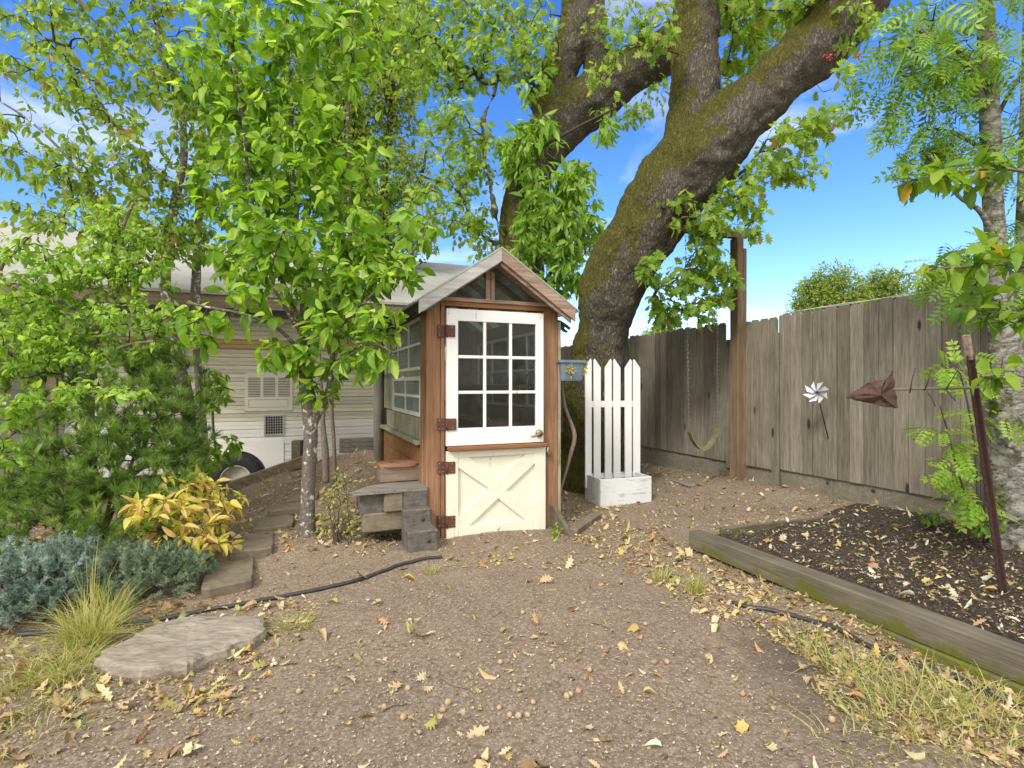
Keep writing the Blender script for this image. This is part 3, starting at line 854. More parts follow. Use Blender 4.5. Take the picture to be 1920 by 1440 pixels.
# ------------------------------------------------------------------ greenhouse
gh = thing('greenhouse', 'small timber greenhouse shed with white half-glazed Dutch door and pointed gable', 'shed', (O.x, O.y, 0), ANG)
W = .95; UL, UR = -.17, 1.12; D = 2.45
gz = 0.0
def ghp(name, mb, mat, parent=gh): return part(name, mb, mat, parent)
mb = MB(); mb.box(UL, -.045, .0, .10, -.05, 2.13, bev=.004); ghp('corner_post', mb, 'stain')
mb = MB(); mb.box(-.043, -.008, -.012, .07, -.02, 2.09, bev=.003); ghp('door_jamb', mb, 'stain')
mb = MB(); mb.box(UL-.012, UL+.09, .103, .19, .0, 2.08, bev=.004); ghp('corner_post', mb, 'stain')
mb = MB(); mb.box(W + .008, W + .045, -.010, .07, .02, 2.09, bev=.003); ghp('door_jamb', mb, 'stain')
mb = MB(); mb.box(W + .047, UR, .0, .10, -.05, 2.13, bev=.004); ghp('corner_post', mb, 'stain')
mb = MB(); mb.box(UR+.002, UR + .03, -.002, .10, -.05, 2.0, bev=.003); ghp('corner_post', mb, 'plywood')
mb = MB(); mb.box(UL, UL+.1, D-.1, D, 0, 2.13); ghp('corner_post', mb, 'greypole')
mb = MB(); mb.box(UR-.1, UR, D-.1, D, 0, 2.13); ghp('corner_post', mb, 'stain')
mb = MB(); mb.box(-.043, W+.045, -.006, .075, 2.092, 2.135, bev=.003); ghp('header', mb, 'stainx')
mb = MB(); mb.box(UL+.02, UR-.02, -.022, .06, 2.137, 2.170, bev=.003); ghp('gable_sill', mb, 'brownwood')
AP_U, AP_Z, SL = .46, 2.60, .50 / .74
def roof_z(u): return AP_Z - abs(u - AP_U) * SL
# fascia boards
def fascia(u0, u1, v0, v1, h, name, mat, dz=0.0):
    mb = MB(); mb.prism([(u0, roof_z(u0)+dz), (u1, roof_z(u1)+dz), (u1, roof_z(u1)-h+dz), (u0, roof_z(u0)-h+dz)], v0, v1, 'y'); return ghp(name, mb, mat)
fascia(AP_U-.74, AP_U-.001, -.20, -.175, .112, 'fascia', 'greywood')
fascia(AP_U+.001, AP_U+.74, -.20, -.175, .112, 'fascia', 'brownwood')
fascia(AP_U-.70, AP_U-.003, -.172, -.150, .125, 'soffit_board', 'brownwood')
fascia(AP_U+.003, AP_U+.71, -.172, -.150, .135, 'soffit_board', 'brownwood', -.012)
# rafters inside the gable and the purlin ends
for s in (-1, 1):
    mb = MB()
    u1 = AP_U + s * .62; u0 = AP_U + s * .004
    mb.prism([(u0, roof_z(u0)-.03), (u1, roof_z(u1)-.03), (u1, roof_z(u1)-.11), (u0, roof_z(u0)-.11)], .0, .05, 'y'); ghp('rafter', mb, 'brownwood')
mb = MB(); mb.box(AP_U-.030, AP_U+.004, -.012, .03, 2.172, AP_Z-.105, bev=.003); mb.box(AP_U-.075, AP_U-.032, .006, .03, 2.172, AP_Z-.13); ghp('gable_mullion', mb, 'brownwood')
mb = MB()
for s in (-1, 1):
    a, b = (AP_U + s*.62, AP_U + s*.004)
    mb.prism([(a, 2.171), (b, 2.171), (b, roof_z(b)-.1), (a, max(2.172, roof_z(a)-.1))], .032 if s < 0 else .034, .037 if s < 0 else .039, 'y')
ghp('gable_pane', mb, 'gableglass')
# roof
for s in (-1, 1):
    mb = MB(); ue = AP_U + s * .78
    mb.prism([(AP_U, AP_Z+.002), (ue, roof_z(ue)+.002), (ue, roof_z(ue)+.016), (AP_U, AP_Z+.016)], -.205, D + .1, 'y'); ghp('roof_panel', mb, 'fibreglass')
mb = MB()
for s in (-1, 1):
    for k in range(5):
        v = .45 + k * .48; u0 = AP_U + s*.006; u1 = AP_U + s*.755
        mb.prism([(u0, roof_z(u0)-.004), (u1, roof_z(u1)-.004), (u1, roof_z(u1)-.075), (u0, roof_z(u0)-.075)], v, v + .045, 'y')
ghp('roof_rafters', mb, 'brownwood')
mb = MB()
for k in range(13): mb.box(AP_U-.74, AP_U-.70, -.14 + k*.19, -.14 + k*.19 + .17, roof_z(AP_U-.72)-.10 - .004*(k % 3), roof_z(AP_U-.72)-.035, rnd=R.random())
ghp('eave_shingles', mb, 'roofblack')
# left wall: plates, windows, plywood, ledge, low boards
mb = MB(); mb.box(UL-.02, UL+.03, -.10, D, 2.045, 2.105, bev=.003); ghp('wall_plate', mb, 'oldwood')
def sash(v0, v1, z0, z1, cols, rows, u, name, side=1, fmat='oldframe', pane='dustglass', bar=.022):
    mb = MB(); t = .03
    mb.box(u, u+t, v0, v1, z0, z0+bar*1.4); mb.box(u, u+t, v0, v1, z1-bar*1.4, z1)
    mb.box(u+.001, u+t-.001, v0, v0+bar*1.4, z0+bar*1.4, z1-bar*1.4); mb.box(u+.001, u+t-.001, v1-bar*1.4, v1, z0+bar*1.4, z1-bar*1.4)
    for i in range(1, cols):
        c_ = v0 + (v1-v0)*i/cols; mb.box(u+.003, u+t-.003, c_-bar/2, c_+bar/2, z0+bar*1.4, z1-bar*1.4)
    for i in range(1, rows):
        c_ = z0 + (z1-z0)*i/rows; mb.box(u+.005, u+t-.005, v0+bar*1.4, v1-bar*1.4, c_-bar/2, c_+bar/2)
    f = ghp(name, mb, fmat)
    pb = MB(); pb.box(u+t*.45, u+t*.55, v0+.01, v1-.01, z0+.01, z1-.01); ghp('pane', pb, pane, f)
    return f
M['oldframe'] = paint('old window frame', (.66,.66,.58), .7, (.28,.26,.19), thr=.6)
sash(.20, 1.95, 1.53, 2.02, 3, 2, UL-.003, 'side_window')
sash(.20, 1.62, 1.10, 1.47, 2, 2, UL-.012, 'side_window', bar=.026)
mb = MB(); mb.box(UL+.004, UL+.022, 1.63, D-.1, 1.10, 1.52); mb.box(UL+.004, UL+.022, .195, D-.1, 1.478, 1.526); mb.box(UL+.004, UL+.024, 1.96, D-.1, 1.53, 2.04)
mb.box(UL-.006, UL+.02, .195, 2.05, .89, 1.09); ghp('plywood_panel', mb, 'plywood')
mb = MB(); mb.box(UL-.05, UL+.03, .195, D-.1, .845, .885, bev=.004); ghp('ledge', mb, 'plywood')
mb = MB()
for k in range(5): mb.box(UL+.0, UL+.024, .195, D-.1, .0 + k*.165, .0 + k*.165 + .160, rnd=R.random())
ghp('lower_boards', mb, M['stainx'])
mb = MB(); mb.tube([(UL-.06, D-.10, .0), (UL-.06, D-.10, 2.12)], .062, 14); ghp('round_post', mb, 'greypole')
# right wall and back wall
sash(.15, 2.3, 1.15, 1.95, 4, 2, UR-.035, 'side_window', pane='glass')
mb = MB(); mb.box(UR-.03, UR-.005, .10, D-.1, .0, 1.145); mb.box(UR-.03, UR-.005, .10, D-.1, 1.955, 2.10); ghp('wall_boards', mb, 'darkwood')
mb = MB()
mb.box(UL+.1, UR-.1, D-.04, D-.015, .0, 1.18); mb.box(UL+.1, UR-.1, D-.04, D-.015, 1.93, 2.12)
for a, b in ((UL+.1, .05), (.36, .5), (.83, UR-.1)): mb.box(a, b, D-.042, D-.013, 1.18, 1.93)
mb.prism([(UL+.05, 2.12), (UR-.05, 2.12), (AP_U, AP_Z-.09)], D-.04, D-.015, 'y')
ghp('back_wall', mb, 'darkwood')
for a, b in ((.05, .36), (.5, .83)):
    mb = MB()
    mb.box(a, a+.03, D-.05, D-.02, 1.18, 1.93); mb.box(b-.03, b, D-.05, D-.02, 1.18, 1.93); mb.box(a+.03, b-.03, D-.05, D-.02, 1.18, 1.21); mb.box(a+.03, b-.03, D-.05, D-.02, 1.90, 1.93); mb.box(a+.03, b-.03, D-.048, D-.022, 1.54, 1.565)
    f = ghp('back_window', mb, 'oldframe'); pb = MB(); pb.box(a+.01, b-.01, D-.037, D-.033, 1.19, 1.92); ghp('pane', pb, 'glass', f)
# shelves inside
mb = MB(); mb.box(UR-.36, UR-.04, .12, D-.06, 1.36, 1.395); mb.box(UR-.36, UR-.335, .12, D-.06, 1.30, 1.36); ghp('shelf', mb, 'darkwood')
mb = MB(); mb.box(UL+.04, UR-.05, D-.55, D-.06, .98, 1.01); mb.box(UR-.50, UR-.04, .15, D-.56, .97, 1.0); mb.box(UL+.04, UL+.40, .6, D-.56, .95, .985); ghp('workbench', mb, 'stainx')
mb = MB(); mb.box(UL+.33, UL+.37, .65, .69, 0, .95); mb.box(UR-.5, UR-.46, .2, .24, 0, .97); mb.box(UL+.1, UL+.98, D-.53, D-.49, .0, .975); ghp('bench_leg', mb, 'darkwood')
mb = MB(); mb.tube([(.42, .5, 1.32), (.60, .3, .92), (.68, .22, .7)], .014, 8); ghp('tool_handle', mb, M['rust'])
# pots on the inner shelf
for k, (u, v, z, r) in enumerate([(UR-.16, .5, 1.396, .06), (UR-.2, .8, 1.396, .05), (UR-.16, 1.2, 1.396, .065), (.5, D-.3, 1.011, .07), (.2, D-.3, 1.011, .06), (UR-.2, .6, 1.001, .08)]):
    mb = MB(); mb.lathe([(r*.7, 0), (r, r*1.5), (r*1.12, r*1.5), (r*1.12, r*1.8), (r*.95, r*1.8), (r*.9, r*1.3)], sides=16)
    o = part('plant_pot', mb, M['rust'] if k % 2 else M['rubber']); o.location = L(u, v, z)
    tag(o, ['dark plant pot, nearest on the shelf behind the door glass','rust brown plant pot, second on the shelf behind the door glass','dark plant pot far back on the right shelf inside','rust brown pot on the back bench right of centre','dark pot on the back bench inside the greenhouse','rust brown pot on the right bench low in the door glass'][k], 'plant pot', 'pots inside the greenhouse')

# upper door
def framed(pts, t0, t1):  # polygon prism in u,z
    mb = MB(); mb.prism(pts, t0, t1, 'y'); return mb
ud = MB()
z0, z1 = .852, 2.065; st = .105; y0, y1 = -.045, -.005
ud.box(.0, st, y0, y1, z0, z1, bev=.003); ud.box(W-.085, W-.006, y0, y1, z0, z1, bev=.003)
ud.box(st, W-.085, y0+.002, y1-.002, z0, z0+.155, bev=.003); ud.box(st, W-.085, y0+.002, y1-.002, z1-.105, z1, bev=.003)
gx0, gx1, gz0, gz1 = st, W-.085, z0+.155, z1-.105
for i in (1, 2):
    c_ = gx0 + (gx1-gx0)*i/3; ud.box(c_-.014, c_+.014, y0+.006, y1-.006, gz0, gz1, bev=.004)
    c_ = gz0 + (gz1-gz0)*i/3
    for j in range(3):
        a = gx0 + (gx1-gx0)*j/3 + (.0145 if j else 0); b = gx0 + (gx1-gx0)*(j+1)/3 - (.0145 if j < 2 else 0)
        ud.box(a, b, y0+.007, y1-.007, c_-.014, c_+.014, bev=.004)
door = ghp('upper_door', ud, 'white')
mb = MB(); mb.box(gx0-.003, gx1+.003, -.026, -.023, gz0-.003, gz1+.003); ghp('pane', mb, 'glass', door)
mb = MB(); mb.lathe([(.001,-.072),(.028,-.070),(.036,-.062),(.038,-.047)], c=(W-.055, 0, .935), axis='y', sides=20); mb.lathe([(.012,-.10),(.014,-.072)], c=(W-.055,0,.935), axis='y', sides=10)
mb.tube([(W-.055,-.095,.935),(W-.085,-.10,.930),(W-.125,-.100,.915),(W-.15,-.095,.912),(W-.16,-.09,.925)], [.010,.011,.010,.009,.006], 8); ghp('door_handle', mb, 'brass', door)
mb = MB()
for (a, b) in ((W-.03,1.05),(W-.045,1.10),(.05,1.93),(.02,2.02),(W-.04,2.02)): mb.lathe([(.001,-.049),(.006,-.0455)], c=(a,0,b), axis='y', sides=8)
ghp('nail_heads', mb, 'screw', door)
# sill between the leaves
mb = MB(); mb.box(.01, W+.01, -.105, -.008, .812, .846, bev=.006); ghp('door_sill_shelf', mb, 'stainx')
# lower door
ld = MB(); z0, z1 = .02, .806; Wl = W + .012; y0, y1 = -.052, -.008
ld.box(.0, .105, y0, y1, z0, z1, bev=.003); ld.box(Wl-.11, Wl, y0, y1, z0, z1, bev=.003)
ld.box(.105, Wl-.11, y0+.002, y1-.002, z0, z0+.115, bev=.003); ld.box(.105, Wl-.11, y0+.002, y1-.002, z1-.06, z1, bev=.003)
ld.box(.104, Wl-.109, -.026, -.014, z0+.1, z1-.05)
ax0, ax1, az0, az1 = .105, Wl-.11, z0+.115, z1-.06
def diag(p, q, w, f0, f1):
    d = Vector((q[0]-p[0], q[1]-p[1])).normalized(); n = Vector((-d.y, d.x)) * w/2
    ld.prism([(p[0]-n.x, p[1]-n.y), (q[0]-n.x, q[1]-n.y), (q[0]+n.x, q[1]+n.y), (p[0]+n.x, p[1]+n.y)], f0, f1, 'y')
# clip the braces to the panel by shortening
dx, dz = ax1-ax0, az1-az0; cxm, czm = (ax0+ax1)/2, (az0+az1)/2
dl = math.hypot(dx, dz); e = Vector((dx/dl, dz/dl)); wB = .105
def brace(sgn, a, b, f0):
    # corner-cut brace polygon
    if sgn > 0:
        c1 = [(ax0, az0), (ax0+.10, az0), (ax1, az1-.085), (ax1, az1), (ax1-.10, az1), (ax0, az0+.085)]
        ld.prism(c1, f0, -.027, 'y')
    elif a == 0:
        ld.prism([(ax0, az1), (ax0, az1-.085), (cxm-.075, czm+.005), (cxm+.005, czm+.075), (ax0+.10, az1)], f0, -.027, 'y')
    else:
        ld.prism([(ax1, az0), (ax1, az0+.085), (cxm+.075, czm-.005), (cxm-.005, czm-.075), (ax1-.10, az0)], f0, -.027, 'y')
brace(1, 0, 1, -.049); brace(-1, 0, 0, -.047); brace(-1, 1, 0, -.047)
ldo = ghp('lower_door', ld, 'cream')
# hinges
for (z, par, w) in ((1.865, door, .075), (1.045, door, .085), (.665, ldo, .075), (.19, ldo, .075)):
    mb = MB(); mb.box(-.075, -.004, -.020, -.012, z-.055, z+.055, bev=.002); mb.box(.002, w, y0-.007, y0-.001, z-.052, z+.052, bev=.002)
    mb.tube([(0,-.056,z-.055),(0,-.056,z+.055)], .008, 8)
    mb.box(-.006, .004, -.054, -.014, z-.05, z+.05)
    h = ghp('hinge', mb, 'rust')
    for a, b, q_ in ((-.058, -.036, -.0235), (-.058, .036, -.0235), (-.025, 0, -.0235), (-.025, -.036, -.0235), (w*.6, -.034, -.0625), (w*.6, .034, -.0625)):
        sb = MB(); sb.lathe([(.001, q_),(.005, q_+.003)], c=(a, 0, z+b), axis='y', sides=8); ghp('screw', sb, 'screw', h)
mb = MB(); mb.tube([(W+.05,-.03,.80),(W+.035,-.035,.77),(W+.06,-.035,.72)], [.014,.012,.016], 8); ghp('latch_tab', mb, 'alu')

# hooked tool hanging under the right eave
t = thing('pruning_hook', 'dark notched metal tool hanging under the right eave of the greenhouse', 'tool', P(1046, 608, 5.3))
mb = MB(); mb.prism([(-.03,.05),(.03,.035),(.09,-.005),(.125,-.035),(.118,-.055),(.10,-.05),(.075,-.028),(.06,-.035),(.075,-.055),(.10,-.07),(.092,-.085),(.055,-.075),(.02,-.045),(-.03,-.04)], -.012, .012, 'y'); part('blade', mb, 'rubber', t)
mb = MB(); mb.tube([(-.02,.0,.04),(-.015,.0,.10),(-.005,0,.14)], .003, 6); part('hanging_wire', mb, 'alu', t)

# blue planter box with dried flowers
bp = thing('hanging_planter', 'faded blue plastic planter box fixed to the greenhouse corner', 'planter', P(1068, 714, 5.22), ANG)
mb = MB(); n = 10
def ring(w, d, z, r=.03):
    pts = []
    for cx, cy, a0 in ((w/2-r, d/2-r, 0), (-w/2+r, d/2-r, 90), (-w/2+r, -d/2+r, 180), (w/2-r, -d/2+r, 270)):
        for k in range(4):
            a = math.radians(a0 + k * 30); pts.append((cx + r*math.cos(a), cy + r*math.sin(a), z))
    return pts
rings = [ring(.23,.13,0), ring(.235,.14,.02), ring(.27,.17,.17), ring(.30,.20,.175), ring(.30,.20,.20), ring(.285,.185,.20), ring(.26,.16,.15)]
vs = [p for r_ in rings for p in r_]; k = 16
fs = [(i*k+j, i*k+(j+1)%k, (i+1)*k+(j+1)%k, (i+1)*k+j) for i in range(len(rings)-1) for j in range(k)] + [tuple(range(k-1,-1,-1)), tuple(range((len(rings)-1)*k, len(rings)*k))]
mb.add(vs, fs); part('trough', mb, 'bluepot', bp)
mb = MB(); mb.tube([(-.02,.0,.14),(-.06,-.07,.16),(-.05,-.10,.10),(-.04,-.11,.05)], .004, 5); mb.tube([(.1,0,.14),(.14,-.05,.17),(.15,-.08,.12)], .004, 5); part('dried_stem', mb, 'twig', bp)
rng = np.random.default_rng(3); loc = []; 
for c_ in ((-.05,-.10,.11),(.135,-.07,.12),(.15,-.04,.15)):
    for _ in range(26): loc.append(np.array(c_) + rng.normal(size=3) * (.016, .012, .03))
loc = np.array(loc); Dd = rng.normal(size=loc.shape)
link('dried_flowers', instance('dried', [T_ovate(.5, .3, .4, 2)], loc, frames(Dd, rng.normal(size=loc.shape)), np.full(len(loc), .032)), 'hosta', bp)

# crooked walking stick leaning on the corner
mb = MB(); pts_ = spline([(P(1052,716,5.45), .017), (P(1060,765,5.43), .018), (P(1077,815,5.38), .022), (P(1068,858,5.36), .018), (P(1052,915,5.40), .016), (P(1046,945,5.42), .015)], 5)
mb.tube([p for p, r in pts_], [r for p, r in pts_], 9, wob=.15)
tag(part('crooked_stick', mb, 'stick'), 'crooked bare branch leaning below the blue planter box', 'stick')

# wedge board at the right corner of the greenhouse
a = Vector((.34, 5.22, 0)); b = Vector((.545, 4.80, 0)); wd = (b - a).normalized(); nn = Vector((-wd.y, wd.x, 0)) * .02
mb = MB(); prof = [(0, 0), (.47, 0), (.45, .03), (.16, .235), (0, .26)]
vs = [a + wd * s + nn * q + Vector((0, 0, h)) for q in (-1, 1) for s, h in prof]; n = 5
mb.add(vs, [(4,3,2,1,0), (5,6,7,8,9)] + [(i, (i+1) % n, (i+1) % n + n, i + n) for i in range(n)])
tag(part('wedge_board', mb, 'timber'), 'weathered wedge-shaped board standing at the right foot of the greenhouse', 'board')
for k, (p0, p1) in enumerate((((1074,1003),(1098,986)), ((1100,984),(1122,968)))):
    A, B = G(*p0), G(*p1); d = (B - A); an = math.atan2(d.y, d.x); mb = MB(); mb.box(0, d.length*.97, -.045, .045, -.03, .055, bev=.008)
    o = part('edging_brick', mb, 'brick'); o.location = A; o.rotation_euler = (0.03*k, 0, an)
    tag(o, ('old edging brick touching the tip of the wedge board', 'old edging brick farther from the wedge board')[k], 'brick')

# ------------------------------------------------------------------ blocks, plank and box beside the greenhouse
def block(name, label, px0, px1, pyt, pyb, Y, depth, mat, cat='block', rz=ANG, holes=False, group='blocks beside the greenhouse'):
    w = (px1 - px0) / FPX * Y / CU * .97; h = (pyb - pyt) / FPX * Y
    b = P(px0, pyb, Y); mb = MB(); mb.box(0, w, 0, depth, 0, h, bev=.012)
    o = part(name, mb, mat); o.location = b; o.rotation_euler = (0, 0, rz); tag(o, label, cat, group)
    if holes:
        hb = MB(); hb.lathe([(.001,-.006),(.016,-.005),(.018,.002)], c=(w*.68, 0, h*.5), axis='y', sides=9); part('hole', hb, 'roofblack', o)
    return o
block('wooden_block', 'dark square block at the left end under the grey plank', 676, 719, 928, 967, 4.47, .3, 'block')
block('wooden_block', 'tan square block in the middle under the grey plank', 720.5, 755, 926, 962, 4.50, .3, 'block2')
block('wooden_block', 'dark block at the right end under the grey plank', 757, 801, 922, 957, 4.55, .3, 'block')
block('mossy_block', 'long low mossy block under the left end of the stacked blocks', 680, 755, 965, 1001, 4.46, .3, 'block2')
block('wooden_block', 'dark knotted block, middle of the three beside the greenhouse post', 757, 808, 957, 998, 4.46, .25, 'block', holes=True)
block('wooden_block', 'dark knotted block lowest on the ground beside the greenhouse post', 765, 821, 998, 1040, 4.30, .28, 'block', holes=True)
mb = MB(); z = .478; pl = [(-1.31, 4.38), (-.735, 4.63), (-.73, 4.68), (-.89, 5.02), (-1.27, 4.70), (-1.33, 4.44)]
mb.prism(pl, z, z+.026, 'z')
pk = part('grey_plank', mb, 'oldwood'); tag(pk, 'weathered grey plank lying across the blocks beside the greenhouse', 'plank')
bx = thing('wooden_box', 'small wooden box with rounded red-brown lid that has a round hole', 'box', P(714, 905, 4.80) + Vector((0,0,0)), ANG)
mb = MB(); mb.box(0, .35, 0, .26, .0, .135, bev=.004); part('body', mb, 'fasciabrown', bx)
# lid with a real hole
mb = MB(); N_ = 32; outer = []; inner = []
for k in range(N_):
    a = 2*math.pi*k/N_
    ex = math.copysign(abs(math.cos(a))**.55, math.cos(a)) * .19; ey = math.copysign(abs(math.sin(a))**.7, math.sin(a)) * .155
    outer.append((.175+ex, .125+ey)); inner.append((.19 + .085*math.cos(a), .13 + .07*math.sin(a)))
vs = [(x, y, z) for z in (.136, .158) for ring_ in (outer, inner) for x, y in ring_]
fs = []
for k in range(N_):
    k2 = (k+1) % N_
    fs += [(2*N_+k, 2*N_+k2, 3*N_+k2, 3*N_+k), (k, N_+k, N_+k2, k2), (k, k2, 2*N_+k2, 2*N_+k), (N_+k2, N_+k, 3*N_+k, 3*N_+k2)]
mb.add(vs, fs); part('lid', mb, 'lid', bx)
mb = MB(); mb.lathe([(.083,.1365),(.001,.1375)], c=(.19,.13,0), sides=24); part('hole', mb, 'roofblack', bx)

# ------------------------------------------------------------------ white picket planter
pb_ = thing('picket_planter', 'white wooden planter box with six tall white pickets at its back', 'planter', G(1126, 952, .02), math.radians(18))
bw, bd, bh = .655, .40, .315
mb = MB(); mb.box(0, bw, 0, .02, 0, bh, bev=.003); part('front_board', mb, 'planterwhite', pb_)
mb = MB(); mb.box(0, bw, bd-.02, bd, 0, bh, bev=.003); part('back_board', mb, 'planterwhite', pb_)
for x in (0.0, bw-.02):
    mb = MB(); mb.box(x, x+.02, .021, bd-.021, 0.001, bh-.001); part('side_board', mb, 'planterwhite', pb_)
mb = MB(); mb.box(.021, bw-.021, .021, bd-.021, .05, bh-.06); part('potting_soil', mb, 'roofblack', pb_)
inv = Matrix.Rotation(-math.radians(18), 4, 'Z')
base_ = Vector(pb_.location)
pxs = [(1097.5,1110),(1113.5,1127),(1134.5,1147.5),(1150.5,1164),(1172,1185),(1187.5,1201)]
Yp = 6.33
for i, (a, b) in enumerate(pxs):
    def hit(px_, yl):      # where the sight line of a photo column meets the picket plane
        o_ = inv @ (Vector((0, 0, 0)) - Vector((base_.x, base_.y, 0))); d_ = inv @ Vector(((px_ - 960) / FPX, 1, 0))
        t_ = (yl - o_.y) / d_.y; return (o_ + d_ * t_).x
    x0_, x1_ = hit(a, bd - .060) + .002, hit(b, bd - .060) - .004
    ytop = 1.395 + (720 - 672 - 0*i) / FPX * Yp - base_.z
    ys = ytop - .105
    poly = [(x0_, .16), (x1_, .16), (x1_, ys if i % 2 == 0 else ys), (x1_ - .012, ytop) if i % 2 == 0 else (x0_ + .012, ytop), (x0_, ys)]
    if i % 2 == 0: poly = [(x0_, .16), (x1_, .16), (x1_, ytop-.02), (x1_ - .012, ytop), (x0_, ys)]
    else: poly = [(x0_, .16), (x1_, .16), (x1_, ys), (x0_ + .012, ytop), (x0_, ytop-.02)]
    mb = MB(); mb.prism(poly, bd-.060, bd-.042, 'y'); part('picket', mb, 'picket', pb_)
mb = MB(); zc = CAMZ - (752-720)/FPX*Yp - base_.z; mb.box((inv @ (P(1096,752,Yp)-base_)).x, (inv @ (P(1200,752,Yp)-base_)).x, bd-.040, bd-.024, zc-.075, zc, bev=.002); part('cross_rail', mb, 'picket', pb_)
mb = MB(); mb.box(.02, bw-.1, bd-.0405, bd-.0215, bh-.11, bh-.04); part('cross_rail', mb, 'picket', pb_)

# ------------------------------------------------------------------ fence
fn = thing('wooden_fence', 'tall weathered grey board fence with dog-eared tops along the right side', 'fence', (0,0,0))
Fd = Vector((-.39, 1, 0)).normalized(); Fn = Vector((-Fd.y, Fd.x, 0)); Fn = Fn if Fn.x < 0 else -Fn     # Fn towards the garden
def fence_s(px):   # parameter Y of the fence line at a photo column
    return 5.6 / ((px - 960) / FPX + .39)
def board_row(name, pxa, pxb, zb, zt, matn, w=.14, topjit=.012, gapj=.0035, off=0.0, dog=True):
    mb = MB(); ya, yb = fence_s(pxb), fence_s(pxa)      # from near to far
    s = 0; total = (yb - ya) * math.sqrt(1 + .39**2); start = fence_pt(ya)
    while s < total - .03:
        ww = w * R.uniform(.94, 1.04); ww = min(ww, total - s)
        f = s / total; a = start + Fd * s; b = start + Fd * (s + ww - gapj * R.uniform(.5, 2.0))
        top = zt(f) + R.uniform(-topjit, topjit); bot = zb(f); o_ = off + R.uniform(0, .012)
        dg = .03 if dog else 0
        prof = [(0, bot), (1, bot), (1, top - dg*1.1), (.82 if dog else 1, top), (.18 if dog else 0, top), (0, top - dg*1.1)]
        vs = []
        for k_ in (0, 1):
            for t_, z_ in prof:
                p = a.lerp(b, t_) + Fn * (o_ + k_ * .018); lean = 0
                vs.append((p.x, p.y, z_))
        n = 6
        mb.add(vs, [tuple(range(n)), tuple(range(2*n-1, n-1, -1))] + [(i, i+n, (i+1) % n+n, (i+1) % n) for i in range(n)], R.random())
        s += ww
    return part(name, mb, matn, fn)
def zt_main(f): return 2.205
board_row('board_panel', 1462, 2300, lambda f: .40, lambda f: 2.215, 'fence')
board_row('board_panel', 1402, 1461.8, lambda f: .38, lambda f: 2.185, 'fence', off=.012)
board_row('board_panel', 1182, 1363, lambda f: .38, lambda f: 2.215, 'fence')
board_row('low_board', 1363, 1376, lambda f: .30, lambda f: 1.90, 'fence', dog=False)
board_row('board_panel', 1040, 1181, lambda f: .36, lambda f: 2.2, 'fence')
# kickboards and joint battens
mb = MB()
def fbox(mb, y0, y1, o0, o1, z0, z1, rnd=.5, z0b=None):
    a, b = fence_pt(y0), fence_pt(y1); vs = []
    for z in (z0, z1):
        for o_ in (o0, o1):
            for q in (a, b): p = q + Fn * o_; vs.append((p.x, p.y, z))
    mb.add(vs, [(0,1,3,2),(4,6,7,5),(0,4,5,1),(2,3,7,6),(0,2,6,4),(1,5,7,3)], rnd)
fbox(mb, fence_s(2300), fence_s(1000), -.03, -.004, -.1, .42); part('kickboard', mb, 'fencelow', fn)
mb = MB()
for px in (1440, 1495, 1655, 1560): fbox(mb, fence_s(px)-.006, fence_s(px)+.006, -.004, .004, .05, .40)
part('kickboard_seams', mb, 'greypole', fn)
mb = MB(); fbox(mb, fence_s(1466), fence_s(1453), .033, .052, .17, 2.0, .3); part('batten', mb, 'fence', fn)
mb = MB(); 
for zz in (.62, 1.9): fbox(mb, fence_s(2300), fence_s(1040), -.07, -.032, zz, zz+.09)
part('back_rail', mb, 'fencelow', fn)

mb = MB()
cp_ = []
for a_, b_ in ((1483,588),(1530,580),(1580,574),(1640,563),(1700,556),(1770,547)):
    f_ = fence_pt(fence_s(a_)) + Fn * .012; f_.z = 2.222 + .006 * math.sin(a_ * .05); cp_.append(f_)
mb.tube(cp_, .004, 5); mb.tube([p + Vector((-.01, 0, .012 - .01 * (i % 2))) for i, p in enumerate(cp_)], .003, 5)
tag(part('garden_cord', mb, 'pinkwhite'), 'thin pale cord lying along the top of the fence boards', 'cord')
# swing post and beam, swing
base_ = P(1385, 893, 6.80); base_.z = tz(base_.x, base_.y)
sf_ = thing('swing_post', 'tall brown timber post with a beam end on top, standing in the fence gap', 'post', base_, ANG*.9)
mb = MB(); mb.box(-.078, .018, -.07, .07, -.1, 3.06, bev=.006); part('post', mb, 'post', sf_)
mb = MB(); mb.box(.020, .072, -.066, .066, -.1, 2.93, bev=.006); part('post_side_board', mb, 'post', sf_)
mb = MB(); mb.box(-1.25, .07, -.04, .045, 3.062, 3.155, bev=.005); part('beam', mb, 'post', sf_)
sw = thing('swing', 'old strap swing with a curved seat hanging on two chains before the fence', 'swing', P(1318, 840, 6.62))
sw0 = Vector(sw.location)
Ys = 6.62
def chain(pts, parent, link_l=.052):
    mb = MB(); a, b = [Vector(p) for p in pts]; n = int((b-a).length / link_l); d = (b-a).normalized()
    x = d.orthogonal().normalized(); y = d.cross(x)
    for i in range(n):
        c = a + d * (i + .5) * link_l; s_ = x if i % 2 else y; h = link_l * .62
        ring_ = [c + d*(h*.5*math.cos(t)) *1.1 + s_*(.011*math.sin(t)) for t in [2*math.pi*k/8 for k in range(9)]]
        mb.tube(ring_, .0032, 4, cap=False)
    return part('chain', mb, 'chain', parent)
top = 3.26
l0, l1 = P(1292, 808, Ys), P(1345, 802, Ys)
chain([(l0.x - .045 - sw0.x, 0, top - sw0.z), (l0.x - sw0.x, 0, l0.z - sw0.z)], sw)
chain([(l1.x + .0 - sw0.x, 0, top - sw0.z), (l1.x - sw0.x, 0, l1.z - sw0.z)], sw)
mb = MB(); seat = []
